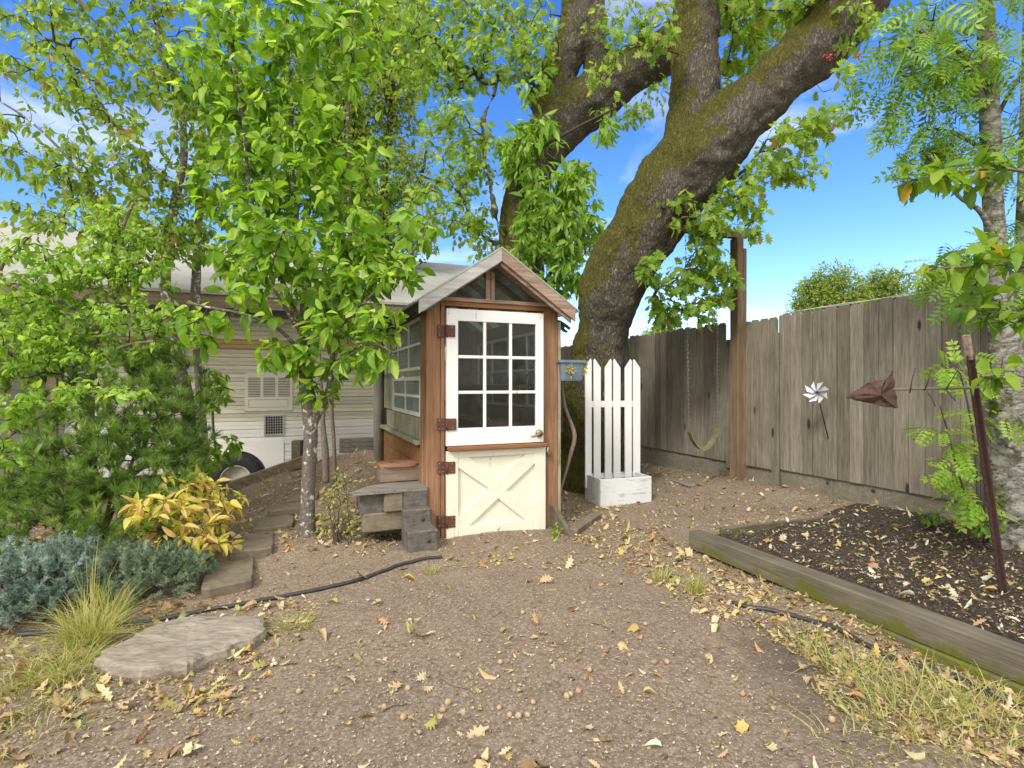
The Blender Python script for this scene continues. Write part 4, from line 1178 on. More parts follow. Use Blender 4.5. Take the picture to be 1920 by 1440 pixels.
for k in range(15):
    t = k / 14; x = l0.x + (l1.x - l0.x) * t - sw0.x; z = (l0.z - sw0.z) * (1 - t) + (l1.z - sw0.z) * t - .235 * math.sin(math.pi * t) ** .75
    seat.append((x, z))
vs = []
for (x, z) in seat:
    vs += [(x, -.075, z), (x, .075, z), (x, .075, z - .02), (x, -.075, z - .02)]
fs = []
for k in range(14):
    for j in range(4): fs.append((k*4+j, k*4+(j+1)%4, (k+1)*4+(j+1)%4, (k+1)*4+j))
fs += [(0,1,2,3), (59,58,57,56)]
mb.add(vs, fs, .5, False); part('seat', mb, 'seat', sw)

# pinwheel on the fence
Yf = fence_s(1532); c_ = P(1530, 735, Yf); Yf = fence_s(1560); pc = P(1530, 735, Yf - .15)
pw = thing('pinwheel', 'silver foil pinwheel on a black stick fixed to the fence', 'pinwheel', pc, math.radians(-15))
for k in range(8):
    a0 = k * math.pi / 4 + .2; mb = MB()
    r0 = .125 * R.uniform(.9, 1.05)
    p1 = Vector((math.cos(a0)*r0, -.005, math.sin(a0)*r0)); p2 = Vector((math.cos(a0+.55)*r0*.72, -.03, math.sin(a0+.55)*r0*.72))
    p3 = Vector((math.cos(a0+.75)*r0*.38, -.055, math.sin(a0+.75)*r0*.38)); p0 = Vector((0, -.012, 0)); p4 = Vector((0, -.045, 0))
    mb.add([p0, p1, p2, p3, p4, p0 + Vector((0,.002,0)), p1 + Vector((0,.002,0)), p2 + Vector((0,.002,0)), p3 + Vector((0,.002,0))], [(0,1,2),(0,2,3),(0,3,4),(5,7,6),(5,8,7)], .5)
    part('vane', mb, 'pinwheel', pw)
mb = MB(); e_ = P(1553, 822, Yf - .05); d_ = Matrix.Rotation(math.radians(15), 3, 'Z') @ (Vector((e_.x, e_.y, e_.z)) - pc)
mb.tube([(.01, 0.0, -.01), (d_.x, d_.y, d_.z)], .006, 8); mb.lathe([(.001,-.06),(.012,-.055),(.012,-.02)], axis='y', sides=10); part('stick', mb, 'rubber', pw)

# ------------------------------------------------------------------ steel post with rod and canvas
tpb = G(1880, 1108, .15); tpt = P(1815, 590+60, 3.12)
tp = thing('steel_fence_post', 'leaning dark red steel post with a wooden tip standing in the raised bed', 'post', tpb)
axv = tpt - tpb; ln = axv.length; ax_ = axv.normalized(); q_ = ax_.to_track_quat('Z', 'Y').to_matrix().to_4x4()
mb = MB(); mb.box(-.021, .021, .003, .009, -.15, ln-.05, M4=q_); mb.box(-.003, .003, -.022, .0025, -.15, ln-.05, M4=q_)
zz = .06
for k in range(28):
    z_ = .03 + k * (ln-.1) / 28; mb.box(-.0035, .0035, -.030, -.0225, z_, z_+.026, M4=q_)
part('steel_channel', mb, 'postrust', tp)
mb = MB(); mb.box(-.021, .021, .0095, .013, .02, ln-.06, M4=q_); part('back_flange', mb, 'postrust', tp)
mb = MB(); mb.box(-.018, .018, -.014, .012, ln-.08, ln+.07, M4=q_, bev=.004); part('wooden_tip', mb, 'brownwood', tp)
# rod
Yr = 3.10
rdp = thing('barbed_rod', 'thin rusty horizontal rod with short wire barbs crossing the steel post', 'rod', P(1818, 727, Yr))
r0 = Vector(rdp.location)
mb = MB(); mb.tube([P(1672, 730, Yr-.0) - r0, P(1818, 727, Yr-.035) - r0, P(2080, 717, Yr-.05) - r0], .0075, 8); part('bar', mb, 'fencelow', rdp)
for (a, b, c2, d2, e2, f2) in ((1706,737,1710,712,1716,690),(1733,733,1740,715,1745,695),(1773,731,1785,712,1798,690),(1860,722,1875,705,1880,670),(1740,737,1750,752,1753,762),(1775,731,1785,745,1792,752)):
    mb = MB(); mb.tube([P(a,b,Yr-.03)-r0, P(c2,d2,Yr-.05)-r0, P(e2,f2,Yr-.04)-r0], [.0035,.003,.002], 5); part('wire_barb', mb, 'twig', rdp)
# canvas: arrow shaped folded cloth with thickness
cl_pts = [(1586,745),(1600,735),(1625,719),(1640,715),(1660,712),(1668,704),(1674,694),(1676,710),(1678,728),(1681,745),(1683,765),(1660,762),(1635,757),(1610,751)]
cc = P(1645, 738, Yr)
can = bpy.data.objects.new('x', None); 
mb = MB(); fr = []; bk = []
for i, (a, b) in enumerate(cl_pts):
    fr.append(P(a, b, Yr - .008) - cc); bk.append(P(a, b, Yr + .008) - cc)
n = len(cl_pts)
ins = [P(645+1000 + (a-1645)*.55, 740 + (b-740)*.55, Yr - .022 - .014*math.sin(i*2.1)) - cc for i, (a, b) in enumerate(cl_pts)]
cen = P(1652, 741, Yr - .035) - cc
vs = fr + ins + [cen] + bk; fs = []
for i in range(n):
    j = (i + 1) % n
    fs += [(i, j, n + j, n + i), (n + i, n + j, 2*n), (j, i, 2*n+1+i, 2*n+1+j)]
fs.append(tuple(2*n+1+i for i in range(n-1, -1, -1)))
mb.add(vs, fs, .5, False)
o = part('canvas_flag', mb, 'cloth'); o.location = cc
tag(o, 'crumpled brown canvas arrow hanging on the left end of the rusty rod', 'cloth')
sbm = o.modifiers.new('folds', 'SUBSURF'); sbm.subdivision_type = 'SIMPLE'; sbm.levels = sbm.render_levels = 3
for e in o.data.edges: pass
tx = bpy.data.textures.new('folds', 'CLOUDS'); tx.noise_scale = .05; dm = o.modifiers.new('crumple', 'DISPLACE'); dm.texture = tx; dm.strength = .022; dm.texture_coords = 'LOCAL'

# ------------------------------------------------------------------ raised-bed timbers
def timber(name, A, B, z0, h, depth, mat, label, cat='timber', jag=.0):
    d = (B - A); ln_ = d.length; an = math.atan2(d.y, d.x)
    mb = MB(); K = 24; prof = [(0, 0), (depth, 0), (depth, h-.008), (depth-.008, h), (.01, h), (0, h-.012)]
    vs = []
    for i in range(K + 1):
        s = ln_ * i / K
        for (y_, z_) in prof:
            nn_ = .006 * noise.noise(Vector((s*3, y_*9, z_*9 + z0))) if i not in (0,) else 0
            vs.append((s, -(y_ + nn_), z_ + nn_))
    n = len(prof)
    fs = [(i*n+j, (i+1)*n+j, (i+1)*n+(j+1)%n, i*n+(j+1)%n) for i in range(K) for j in range(n)] + [tuple(range(n)), tuple(range((K+1)*n-1, K*n-1, -1))]
    mb.add(vs, fs, .5)
    # local x runs along the timber: material grain uses y, so store rotated
    mb.v = [(-y_, x_, z_) for x_, y_, z_ in mb.v]
    o = part(name, mb, mat); o.location = (A.x, A.y, z0); o.rotation_euler = (0, 0, an - math.pi/2)
    return tag(o, label, cat)
A_ = P1 + tdir * .0; B_ = P0 - tdir * 2.0
timber('landscape_timber', A_, B_, .055, .135, -.135 if False else .135, 'timber', 'long mossy landscape timber edging the raised bed', )
timber('landscape_timber', A_ - tdir*.9 - tnor*.025, B_ - tnor*.025, -.06, .108, .13, 'timbermoss', 'lower mossy timber under the long bed timber')
a = G(1349, 990, .165); b = G(1590, 964, .165)
timber('edging_board', a, b, .06, .115, .035, 'timber', 'thin weathered board closing the far end of the raised bed', 'board')
a, b = G(1275, 897), G(1330, 916); c2 = G(1400, 912)
mb = MB(); mb.box(0, .75, 0, .42, 0, .02, bev=.005); o = part('flat_board', mb, 'oldwood'); o.location = G(1290, 915) + Vector((0,0,.012)); o.rotation_euler = (.02, -.01, .25)
tag(o, 'flat grey board lying on the ground near the swing', 'board')
# sloping timber in front of the trailer + planks
def beam(name, pa, pb, h, t, mat, label, cat='timber'):
    d = pb - pa; mb = MB(); q4 = d.to_track_quat('X', 'Z').to_matrix().to_4x4(); mb.box(0, d.length, -t/2, t/2, -h, 0, bev=.006, M4=q4)
    o = part(name, mb, mat); o.location = pa; return tag(o, label, cat)
beam('sloping_timber', P(425, 905, 6.45), P(590, 847, 6.98), .13, .07, 'fasciabrown', 'dark timber sloping down in front of the trailer wheel')
for k in range(3):
    p_ = P(636 , 822 + k*9, 7.62); q2 = P(716, 819 + k*9, 7.9)
    beam('retaining_plank', p_, q2, .068, .05, 'oldwood', ['top','middle','lowest'][k] + ' plank of the low stack by the trailer end', 'plank')
mb = MB(); mb.box(-.06, .06, -.06, .06, -.3, .28, bev=.005); o = part('short_post', mb, 'timber'); o.location = P(558, 865, 7.1); tag(o, 'short dark post at the upper end of the sloping timber', 'post')

# ------------------------------------------------------------------ stepping stones, slab
stones = [([(383,1068),(477,1040),(474,1085),(376,1106)], .055, 'mossy brown stepping stone nearest the black pipe'),
          ([(438,1005),(514,993),(512,1026),(428,1035)], .095, 'stepping stone second from the black pipe'),
          ([(478,973),(552,962),(551,982),(470,992)], .13, 'stepping stone third up the slope'),
          ([(510,945),(580,936),(578,950),(500,958)], .19, 'small stepping stone fourth up the slope'),
          ([(540,927),(598,920),(596,932),(532,940)], .22, 'topmost stepping stone partly buried on the slope')]
for poly, zt_, lab in stones:
    zt_ = max(G(a, b).z for a, b in poly) + .006
    w = [G(a, b, zt_) for a, b in poly]; c0 = sum(w, Vector()) / len(w)
    g0 = min(tz(p.x, p.y) for p in w)
    rr = []
    for i in range(len(w)):       # subdivided, ragged outline
        a, b = w[i], w[(i+1) % len(w)]
        for k in range(6):
            p = a.lerp(b, k/6) - c0; p.z = 0
            p *= (.93 if k == 0 else 1) + .03 * noise.noise((p + c0) * 9)
            rr.append(p)
    mb = MB(); n = len(rr); vs = [p*.96 for p in rr] + [p + Vector((0,0,-.012)) for p in rr] + [p + Vector((0,0,-.13)) for p in rr]
    fs = [tuple(range(n))[::-1]] + [(i + k*n, (i+1) % n + k*n, (i+1) % n + (k+1)*n, i + (k+1)*n) for k in range(2) for i in range(n)]
    mb.add(vs, fs); o = part('stepping_stone', mb, 'stone'); o.location = c0
    tag(o, lab, 'stepping stone', 'stepping stones up the slope')
sl = [(186,1232),(195,1218),(222,1203),(266,1180),(300,1167),(345,1158),(380,1154),(430,1152),(480,1154),(491,1163),(490,1180),(474,1192),(443,1200),(425,1215),(400,1222),(375,1232),(350,1245),(325,1240),(300,1246),(270,1250),(240,1253),(210,1248)]
w = [G(a, b, .065) for a, b in sl]; c0 = sum(w, Vector()) / len(w)
rr = []
for i in range(len(w)):
    a, b = w[i], w[(i+1) % len(w)]
    for k in range(4):
        p = a.lerp(b, k/4) - c0; p.z = 0; p *= 1 + .09 * noise.noise((p + c0) * 5.5) + .05 * noise.noise((p + c0) * 16) + .025 * noise.noise((p + c0) * 40); rr.append(p)
mb = MB(); n = len(rr); levels = [(0.0, 0), (.35, .003), (.7, .004), (.93, .0), (1.0, -.010), (1.025, -.04), (1.0, -.075), (1.04, -.12)]
vs = [Vector((0,0,.0))]
for s_, dz_ in levels[1:]:
    for p in rr:
        q_ = p * s_; q_.z = dz_ + .008 * noise.noise((p*s_ + c0) * 8) + .004*noise.noise((p*s_ + c0) * 25)
        if s_ > .95: q_ = q_ + Vector((p.x, p.y, 0)) * .05 * noise.noise(Vector((p.x*22, p.y*22, dz_*2)))
        vs.append(q_)
fs = [(0, 1+i, 1+(i+1) % n) for i in range(n)]
for k in range(len(levels)-2):
    for i in range(n): fs.append((1+k*n+i, 1+(k+1)*n+i, 1+(k+1)*n+(i+1) % n, 1+k*n+(i+1) % n))
mb.add(vs, fs, .5, False)
o = part('stump_slab', mb, wood('bleached stump', ((.12,.095,.07),(.29,.245,.19),(.46,.41,.34)), 'x', 22, stretch=.3, bump=1.0, knots=False, rough=.95, moss=((.20,.19,.13), .6))); o.location = c0
tag(o, 'flat weathered grey-brown slab of tree stump in the left foreground', 'stump')

# ------------------------------------------------------------------ black pipes
def pipe(pxl, label, r=.0135):
    q = []
    for a, b in pxl: g = G(a, b); q.append((Vector((g.x, g.y, surf(g.x, g.y) + r*.9)), r))
    q = spline(q, 6); mb = MB(); mb.tube([Vector((p.x, p.y, surf(p.x, p.y) + r*.8)) for p, _ in q], r, 10)
    return tag(part('irrigation_pipe', mb, 'hose'), label, 'pipe')
pipe([(30,1195),(110,1187),(200,1176),(300,1163),(375,1150),(430,1142),(530,1122),(640,1098),(700,1080),(745,1064),(790,1052),(828,1047)], 'long black pipe running from the left plants towards the greenhouse door')
pipe([(1374,1133),(1410,1141),(1465,1150),(1520,1165),(1580,1188),(1640,1222),(1720,1252),(1790,1275),(1840,1300),(1900,1340)], 'black pipe lying in the leaves before the raised bed')
pipe([(1262,1062),(1272,1055),(1290,1048)], 'short stub of grey pipe poking out of the leaves', .008)

# ------------------------------------------------------------------ trailer
TR0 = L(-3.95, 3.94, 0)
tr = thing('travel_trailer', 'old cream and beige ribbed aluminium travel trailer parked behind the trees', 'trailer', TR0, ANG)
TL = 3.92
def ribbed(z0, z1, step=.0585, x0=0, x1=TL):
    mb = MB(); pr = []
    z = z0
    while z < z1 - 1e-4:
        zn = min(z + step, z1); h = zn - z
        pr += [(.006, z), (-.013, z + h*.07), (-.014, z + h*.44), (-.006, z + h*.48), (-.013, z + h*.54), (-.014, z + h*.93)]
        z = zn
    pr.append((0, z1)); n = len(pr)
    vs = [(x, y_, z_) for x in (x0, x1) for y_, z_ in pr]
    for i in range(n - 1):
        mb.add([], [], .5)
    mb.v += vs; mb.f += [(i, i + n, i + n + 1, i + 1) for i in range(n - 1)]; mb.s += [False] * (n - 1)
    rr_ = random.Random(int(z0 * 100)); cols_ = [rr_.random() for _ in range(n)]
    mb.r += [cols_[i // 3] for i in range(n - 1)]
    return mb
part('white_siding', ribbed(.17, .86, .115), 'trailerwhite', tr)
part('beige_siding', ribbed(.86, 1.90, .115), 'trailerbeige', tr)
part('stripe_band', ribbed(1.90, 2.03, .13), 'trailerstripe', tr)
part('upper_siding', ribbed(2.03, 2.30, .135), 'trailerbeige', tr)
mb = MB(); mb.box(.01, TL-.01, .004, 2.2, .17, 2.30); part('body', mb, 'trailerwhite', tr)
mb = MB(); mb.box(-.05, TL+.03, -.06, 2.25, 2.302, 2.35, bev=.01); part('roof', mb, 'trailerwhite', tr)
mb = MB(); mb.box(TL-.001, TL+.045, -.025, .03, .17, 2.30); part('corner_trim', mb, 'greypole', tr)
# wheel, arch panel
wu = -1.98 + 3.95
WZ = .055
mb = MB(); N_ = 28; ao, ai = .50, .395
arch = []
for k in range(N_ + 1):
    a = math.pi * k / N_; arch.append((wu + ai*math.cos(a), WZ + ai*math.sin(a)))
pol = [(wu+ai, .14), (wu+.62, .14), (wu+.62, .55), (wu+.58, .59), (wu-.72, .59), (wu-.72, .14), (wu-ai, .14)]
full = pol + [(x, z) for x, z in reversed(arch) if z > .142]
mb.prism(full, -.026, -.0165, 'y'); part('wheel_arch_panel', mb, 'trailerwhite', tr)
mb = MB(); 
pr = []
for k in range(N_ + 1):
    a = math.pi * k / N_; pr.append((math.cos(a), math.sin(a)))
vs = []
for (c_, s_) in pr: vs += [(wu+ai*c_, -.036, WZ+ai*s_), (wu+.47*c_, -.028, WZ+.47*s_), (wu+.47*c_, -.026, WZ+.47*s_), (wu+ai*c_, -.0265, WZ+ai*s_)]
mb.add(vs, [(k*4+j, k*4+(j+1)%4, (k+1)*4+(j+1)%4, (k+1)*4+j) for k in range(N_) for j in range(4)], .5, False); part('arch_lip', mb, 'trailerwhite', tr)
mb = MB(); mb.prism([(x, z) for x, z in arch], -.0160, .0, 'y'); part('wheel_well', mb, 'roofblack', tr)
wh = bpy.data.objects.new('wheel', None); COL.objects.link(wh); wh.parent = tr; wh.location = (wu, -.055, WZ)
mb = MB(); mb.lathe([(.19,-.075),(.235,-.088),(.30,-.082),(.335,-.058),(.345,-.02),(.345,.05),(.19,.06)], axis='y', sides=40, cap=False); part('tyre', mb, 'rubber', wh)
mb = MB(); mb.lathe([(.001,-.05),(.035,-.052),(.04,-.03),(.10,-.032),(.125,-.055),(.145,-.058),(.155,-.04),(.175,-.045),(.19,-.08),(.20,-.086),(.202,-.06)], axis='y', sides=36); part('rim', mb, 'rim', wh)
mb = MB()
for rr_ in (.062, .118, .165): mb.tube([(rr_*math.cos(t_*math.pi/18), -.050 if rr_ < .15 else -.056, rr_*math.sin(t_*math.pi/18)) for t_ in range(37)], .0045, 5, cap=False)
part('rim_groove', mb, 'rust', wh)
mb = MB(); mb.lathe([(.001,-.060),(.030,-.058),(.034,-.03)], axis='y', sides=16); part('hub_cap', mb, 'greypole', wh)
mb = MB(); 
for k in range(6): a = k*math.pi/3; mb.lathe([(.001,-.048),(.01,-.046),(.012,-.03)], c=(.07*math.cos(a),0,.07*math.sin(a)), axis='y', sides=8)
part('lug_nut', mb, 'rubber', wh)
# louvred panel: px 458-548, y 698-770 ; screened vent px 495-533, y 778-815
def on_trailer(px, py):
    k = (px - 960) / FPX; A = O + Vector((-SU*3.94, CU*3.94, 0))
    u = (k * A.y - A.x) / (CU - k * SU); Yv = A.y + SU * u
    return u + 3.95, CAMZ - (py - 720) / FPX * Yv
u0, zt_ = on_trailer(459, 698); u1, zb_ = on_trailer(549, 770)
mb = MB(); mb.box(u0, u1, -.030, -.0165, zb_, zt_, bev=.006); vp = part('louvre_panel', mb, 'ventpanel', tr)
mb = MB(); wv = (u1-u0); hv = zt_-zb_
for c in range(3):
    for r in range(12):
        x = u0 + wv*(.07 + c*.31); z = zb_ + hv*(.38 + r*.042); mb.box(x, x+wv*.25, -.0325, -.0303, z, z+hv*.018)
part('louvre_slots', mb, 'slot', vp)
mb = MB(); a, b, c, d = u0+wv*.08, u0+wv*.9, zb_+hv*.10, zb_+hv*.30
for (x0_, x1_, z0_, z1_) in ((a,b,c,c+.004),(a,b,d-.004,d),(a,a+.004,c+.004,d-.004),(b-.004,b,c+.004,d-.004)): mb.box(x0_, x1_, -.0322, -.0303, z0_, z1_)
for k in range(5):
    for z in (zb_+.012, zt_-.02): x = u0+.012+(wv-.03)*k/4; mb.box(x, x+.008, -.0325, -.0303, z, z+.008)
part('panel_seams_and_screws', mb, 'slot', vp)
u0, zt_ = on_trailer(495, 778); u1, zb_ = on_trailer(533, 815)
mb = MB(); w_ = u1-u0; h_ = zt_-zb_; f_ = .022
mb.box(u0, u1, -.032, -.0165, zb_, zb_+f_); mb.box(u0, u1, -.032, -.0165, zt_-f_, zt_); mb.box(u0, u0+f_, -.031, -.0165, zb_+f_, zt_-f_); mb.box(u1-f_, u1, -.031, -.0165, zb_+f_, zt_-f_)
for k in range(1, 7): mb.box(u0+f_+(w_-2*f_)*k/7-.0025, u0+f_+(w_-2*f_)*k/7+.0025, -.028, -.024, zb_+f_, zt_-f_)
for k in range(1, 7): z = zb_+f_+(h_-2*f_)*k/7; mb.box(u0+f_, u1-f_, -.0235, -.0205, z-.0025, z+.0025)
vv = part('screened_vent', mb, 'alu', tr)
mb = MB(); mb.box(u0+f_, u1-f_, -.0195, -.0170, zb_+f_, zt_-f_); part('vent_interior', mb, 'blackglass', vv)
u0, zt_ = on_trailer(240, 648); u1, zb_ = on_trailer(347, 716)
mb = MB(); f_ = .03
mb.box(u0, u1, -.04, -.0165, zb_, zb_+f_); mb.box(u0, u1, -.04, -.0165, zt_-f_, zt_); mb.box(u0, u0+f_, -.039, -.0165, zb_+f_, zt_-f_); mb.box(u1-f_, u1, -.039, -.0165, zb_+f_, zt_-f_)
for k in (1, 2, 3): z = zb_+f_+(zt_-zb_-2*f_)*k/4; mb.box(u0+f_, u1-f_, -.036, -.026, z-.008, z+.008)
wn_ = part('jalousie_window', mb, 'alu', tr); mb = MB(); mb.box(u0+f_, u1-f_, -.024, -.0170, zb_+f_, zt_-f_); part('glass', mb, 'blackglass', wn_)
u0, zt_ = on_trailer(128, 618); u1, zb_ = on_trailer(182, 740)
mb = MB(); mb.box(u0, u1, -.03, -.0165, zb_, zt_, bev=.004); part('side_door', mb, 'blackglass', tr)

# ------------------------------------------------------------------ carport house behind
HO = L(-9, 3.35, 0)
ho = thing('carport_house', 'low house with a large white-coated roof reaching over the trailer', 'house', HO, ANG)
HL = 11.6; VR = 3.75; ZE, ZR = 2.60, 4.10
mb = MB(); K1, K2 = 60, 24; vs = []
for i in range(K1+1):
    for j in range(K2+1):
        x = HL*i/K1; y = -.05 + VR*j/K2; z = ZE + (ZR-ZE)*j/K2 + .012*noise.noise(Vector((x*1.5, y*1.5, 0))) + .006*noise.noise(Vector((x*6, y*6, 0)))
        vs.append((x, y, z))
n0 = len(vs)
fs = [(i*(K2+1)+j, (i+1)*(K2+1)+j, (i+1)*(K2+1)+j+1, i*(K2+1)+j+1) for i in range(K1) for j in range(K2)]
mb.add(vs, fs, .5, True)
mb.add([(0,-.05,ZE-.035),(HL,-.05,ZE-.035),(HL,VR-.05,ZR-.035),(0,VR-.05,ZR-.035)], [(0,3,2,1)])
mb.add([(0,-.052,ZE-.035),(HL,-.052,ZE-.035),(HL,-.052,ZE+.004),(0,-.052,ZE+.004)], [(0,1,2,3)])
mb.add([(HL+.002,-.05,ZE-.035),(HL+.002,VR-.05,ZR-.035),(HL+.002,VR-.05,ZR+.01),(HL+.002,-.05,ZE+.01)], [(0,1,2,3)])
mb.add([(0,VR-.05,ZR),(HL,VR-.05,ZR),(HL,VR+3.6,ZE),(0,VR+3.6,ZE)], [(0,1,2,3)])
part('roof', mb, 'roofwhite', ho)
mb = MB(); mb.box(0, HL, -.03, .0, ZE-.20, ZE-.04); part('fascia', mb, 'fasciabrown', ho)
mb = MB(); 
for k in range(20): mb.box(.3+k*.58, .35+k*.58, .02, .52, ZE-.17, ZE-.05)
part('rafter_tails', mb, 'fasciabrown', ho)
mb = MB(); mb.box(0, HL, .56, .60, ZE-.32, ZE-.20); part('support_beam', mb, 'greywood', ho)
mb = MB(); mb.box(0.1, 8.3, 3.7, 3.8, -.3, ZE+1.2); mb.box(.1, .2, .6, 3.7, -.3, ZE); part('wall', mb, 'wallwhite', ho)
for x in (2.2, 4.9, HL-.2):
    mb = MB(); mb.box(x, x+.1, .48, .555, -.3, ZE-.2); part('carport_post', mb, 'fasciabrown', ho)

# small outbuilding glimpsed between greenhouse and oak
ob = thing('outbuilding', 'distant small building with a pale ribbed roof between greenhouse and tree', 'building', P(1050, 760, 15), 0)
mb = MB(); mb.box(-4.4, 1.1, 0, 2.5, -.9, 1.25); part('wall', mb, 'wallwhite', ob)  # stretched left behind the greenhouse, added as pale backdrop to brighten its panes
mb = MB(); mb.prism([(-.15, 1.25), (1.25, 1.95), (2.7, 1.25)], -4.6, 1.3, 'x'); part('roof', mb, 'roofpanel', ob)
mb = MB(); mb.box(-.3,-.2,-.12,-.02,-.9,1.25); mb.box(.35,.45,-.12,-.02,-.9,1.25); mb.box(-.2,.35,-.1,-.04,1.12,1.24); part('porch_post', mb, 'stain', ob)

# solar lamp by the yellow plant
sp = thing('path_lamp', 'small grey mushroom-shaped solar path lamp by the trailer wheel', 'lamp', G(418, 938) , 0)
sp.location.z = P(418, 905, sp.location.y).z - .15
mb = MB(); mb.lathe([(.03,0),(.03,.13),(.045,.14),(.075,.16),(.078,.17),(.05,.185),(.03,.19)], sides=20); part('lamp_head', mb, 'greypole', sp)
mb = MB(); mb.lathe([(.028,.1905),(.001,.192)], sides=16); part('solar_cell', mb, 'pinkwhite', sp)
mb = MB(); mb.lathe([(.012,-.3),(.012,-.001)], sides=10); part('stake', mb, 'rubber', sp)

# two small white stakes near the fence
for k, (a, b) in enumerate(((1766, 968), (1801, 978))):
    p_ = G(a, b, .18); mb = MB(); mb.tube([(0,0,-.05),(0,0,.06),(.004,0,.13)], [.004,.004,.006], 6)
    for h in (.07,.09,.11,.125): mb.lathe([(.001,h-.008),(.009,h),(.001,h+.008)], sides=8)
    o = part('plant_marker', mb, 'pinkwhite'); o.location = p_; tag(o, ('white beaded stake left of the feathery shoots by the fence', 'white beaded stake under the feathery shoots by the fence')[k], 'stake')
# ------------------------------------------------------------------ trees
OV = [T_ovate(.50, .25, .28), T_ovate(.58, .15, .12), T_ovate(.46, .35, .45)]
OVS = [T_ovate(.5, .3, .35, 2), T_ovate(.6, .15, .2, 2)]
LAN = [T_ovate(.30, .25, .35), T_ovate(.34, .1, .5)]
DIA = [T_diamond(.55), T_diamond(.45, .3)]
OAKT = [T_lobed(OAK, .15, .2), T_lobed(OAK, .3, .45)]

# the big leaning oak
b0 = Vector((P(1118, 905, 7.15).x, 7.15, 0.05))
oak_main = limb([(1120,950,7.15,190),(1119,905,7.15,156),(1119,860,7.15,140),(1119,770,7.12,124),(1121,690,7.05,106),(1128,620,6.95,100),(1143,562,6.85,114),(1167,500,6.75,122),(1208,425,6.65,128),(1252,362,6.6,138),(1296,312,6.55,146),(1345,262,6.5,126),(1400,205,6.45,108),(1460,148,6.4,106),(1528,90,6.35,112),(1590,20,6.3,105),(1660,-60,6.3,98),(1740,-150,6.3,80)])
oak_up = limb([(1280,330,6.62,110),(1292,280,6.66,104),(1299,220,6.7,92),(1302,150,6.75,86),(1304,60,6.8,84),(1308,-60,6.9,78),(1312,-180,7.0,66)])
roots = [limb([(1088,860,7.1,70),(1066,895,7.05,66),(1052,915,7.0,50)], 4), limb([(1150,860,7.2,70),(1172,895,7.2,60),(1188,912,7.2,44)], 4)]
stub = limb([(1120,560,6.8,60),(1096,538,6.7,34)], 3)
oak_ells = [(1540,238,6.2,36,24,.35),(1480,262,6.2,45,26,.35),(1490,318,6.25,50,22,.35),(1420,325,6.25,50,24,.4),(1375,372,6.2,45,26,.35),(1330,420,6.2,45,26,.3),
            (1340,515,6.4,45,26,.3),(1300,570,6.5,40,22,.3),(1250,592,6.6,26,16,.2),(1415,430,6.2,24,12,.2),(1345,560,6.6,26,16,.2),(1410,400,6.2,22,12,.15),(1330,470,6.3,36,18,.3),
            (1218,500,6.1,22,26,.15,.8),(1320,600,6.6,24,12,.2),(1235,560,6.5,18,26,.2),(1280,520,6.4,30,30,.25),
            (1380,110,7.4,50,60,.5,.6),(1570,150,6.1,24,26,.3,.5),(1590,50,6.1,50,50,.5,.5),(1450,60,7.2,60,40,.5,.6),(1390,20,7.2,70,40,.5,.6),
            (1230,60,6.2,40,30,.4,.4),(1130,130,6.0,24,18,.2,.5),(1160,80,6.0,30,30,.2,.5),(1350,-30,6.6,120,30,.6,.5),(1270,400,6.1,40,30,.15,.35),(1500,-20,6.2,120,30,.6,.7)]
tree('leaning_oak', 'huge mossy leaning tree trunk forking beside the fence', 'tree', b0, [oak_main, oak_up, stub] + roots, oak_ells, 760, 5.2, .105, OAKT, 'oak', 'leafO', 21,
     droop=.55, trunk_sides=28, remesh=.028, wob=.10, twigr=.0022, spread=.05, cluster=1.3)

# second trunk behind the greenhouse, wrapped by hanging leaves
b1 = Vector((P(985, 860, 8.6).x, 8.6, .2))
t2 = limb([(990,900,8.6,110),(985,760,8.6,98),(980,600,8.6,90),(978,480,8.6,84),(978,410,8.6,78),(990,340,8.55,80),(1015,280,8.5,88),(1055,232,8.5,96),(1110,185,8.45,92),(1175,140,8.4,84),(1240,100,8.35,80),(1310,50,8.3,76),(1390,-20,8.3,70),(1460,-100,8.3,60)])
t2b = limb([(1050,240,8.5,90),(1040,190,8.5,76),(1045,140,8.5,68),(1066,90,8.5,64),(1080,40,8.5,60),(1085,-60,8.5,54)])
t2c = limb([(1110,178,8.5,60),(1118,130,8.5,44),(1116,95,8.5,52),(1112,60,8.5,48),(1118,-20,8.6,40)])
t2d = limb([(1040,190,8.5,60),(1012,178,8.45,50),(1002,160,8.4,30)], 3)
t2e = limb([(978,520,8.55,20),(945,470,8.3,10),(925,380,8.1,9),(910,300,8.0,8),(905,230,8.0,7),(925,180,8.0,6)])
t2f = limb([(978,470,8.5,14),(900,440,8.3,9),(860,360,8.2,7),(790,330,8.1,6)])
e2 = [(850,120,8.3,70,60,.6),(930,110,8.2,70,50,.6),(1000,95,8.0,50,50,.5),(840,240,8.3,60,50,.6),(870,330,8.3,60,45,.6),(880,420,8.4,60,50,.6),(920,480,8.4,40,30,.5),
      (800,390,8.6,40,50,.6),(780,120,8.8,50,60,.6),(820,30,8.4,120,50,.7),(960,20,8.2,90,40,.7),(1180,30,8.0,110,30,.6,.6),(1150,215,8.0,40,30,.4),(1195,225,8.1,30,22,.3),(1130,455,8.6,26,34,.4),(1230,180,8.4,30,50,.4,.6),(900,270,8.2,45,40,.5)]
tree('oak_tree', 'upright tree trunk behind the greenhouse forking high into two limbs', 'tree', b1, [t2, t2b, t2c, t2d, t2e, t2f], e2, 1150, 5.2, .098, OAKT, 'oak', 'leafO', 22,
     droop=.6, trunk_sides=24, remesh=.035, twigr=.0022, spread=.10)
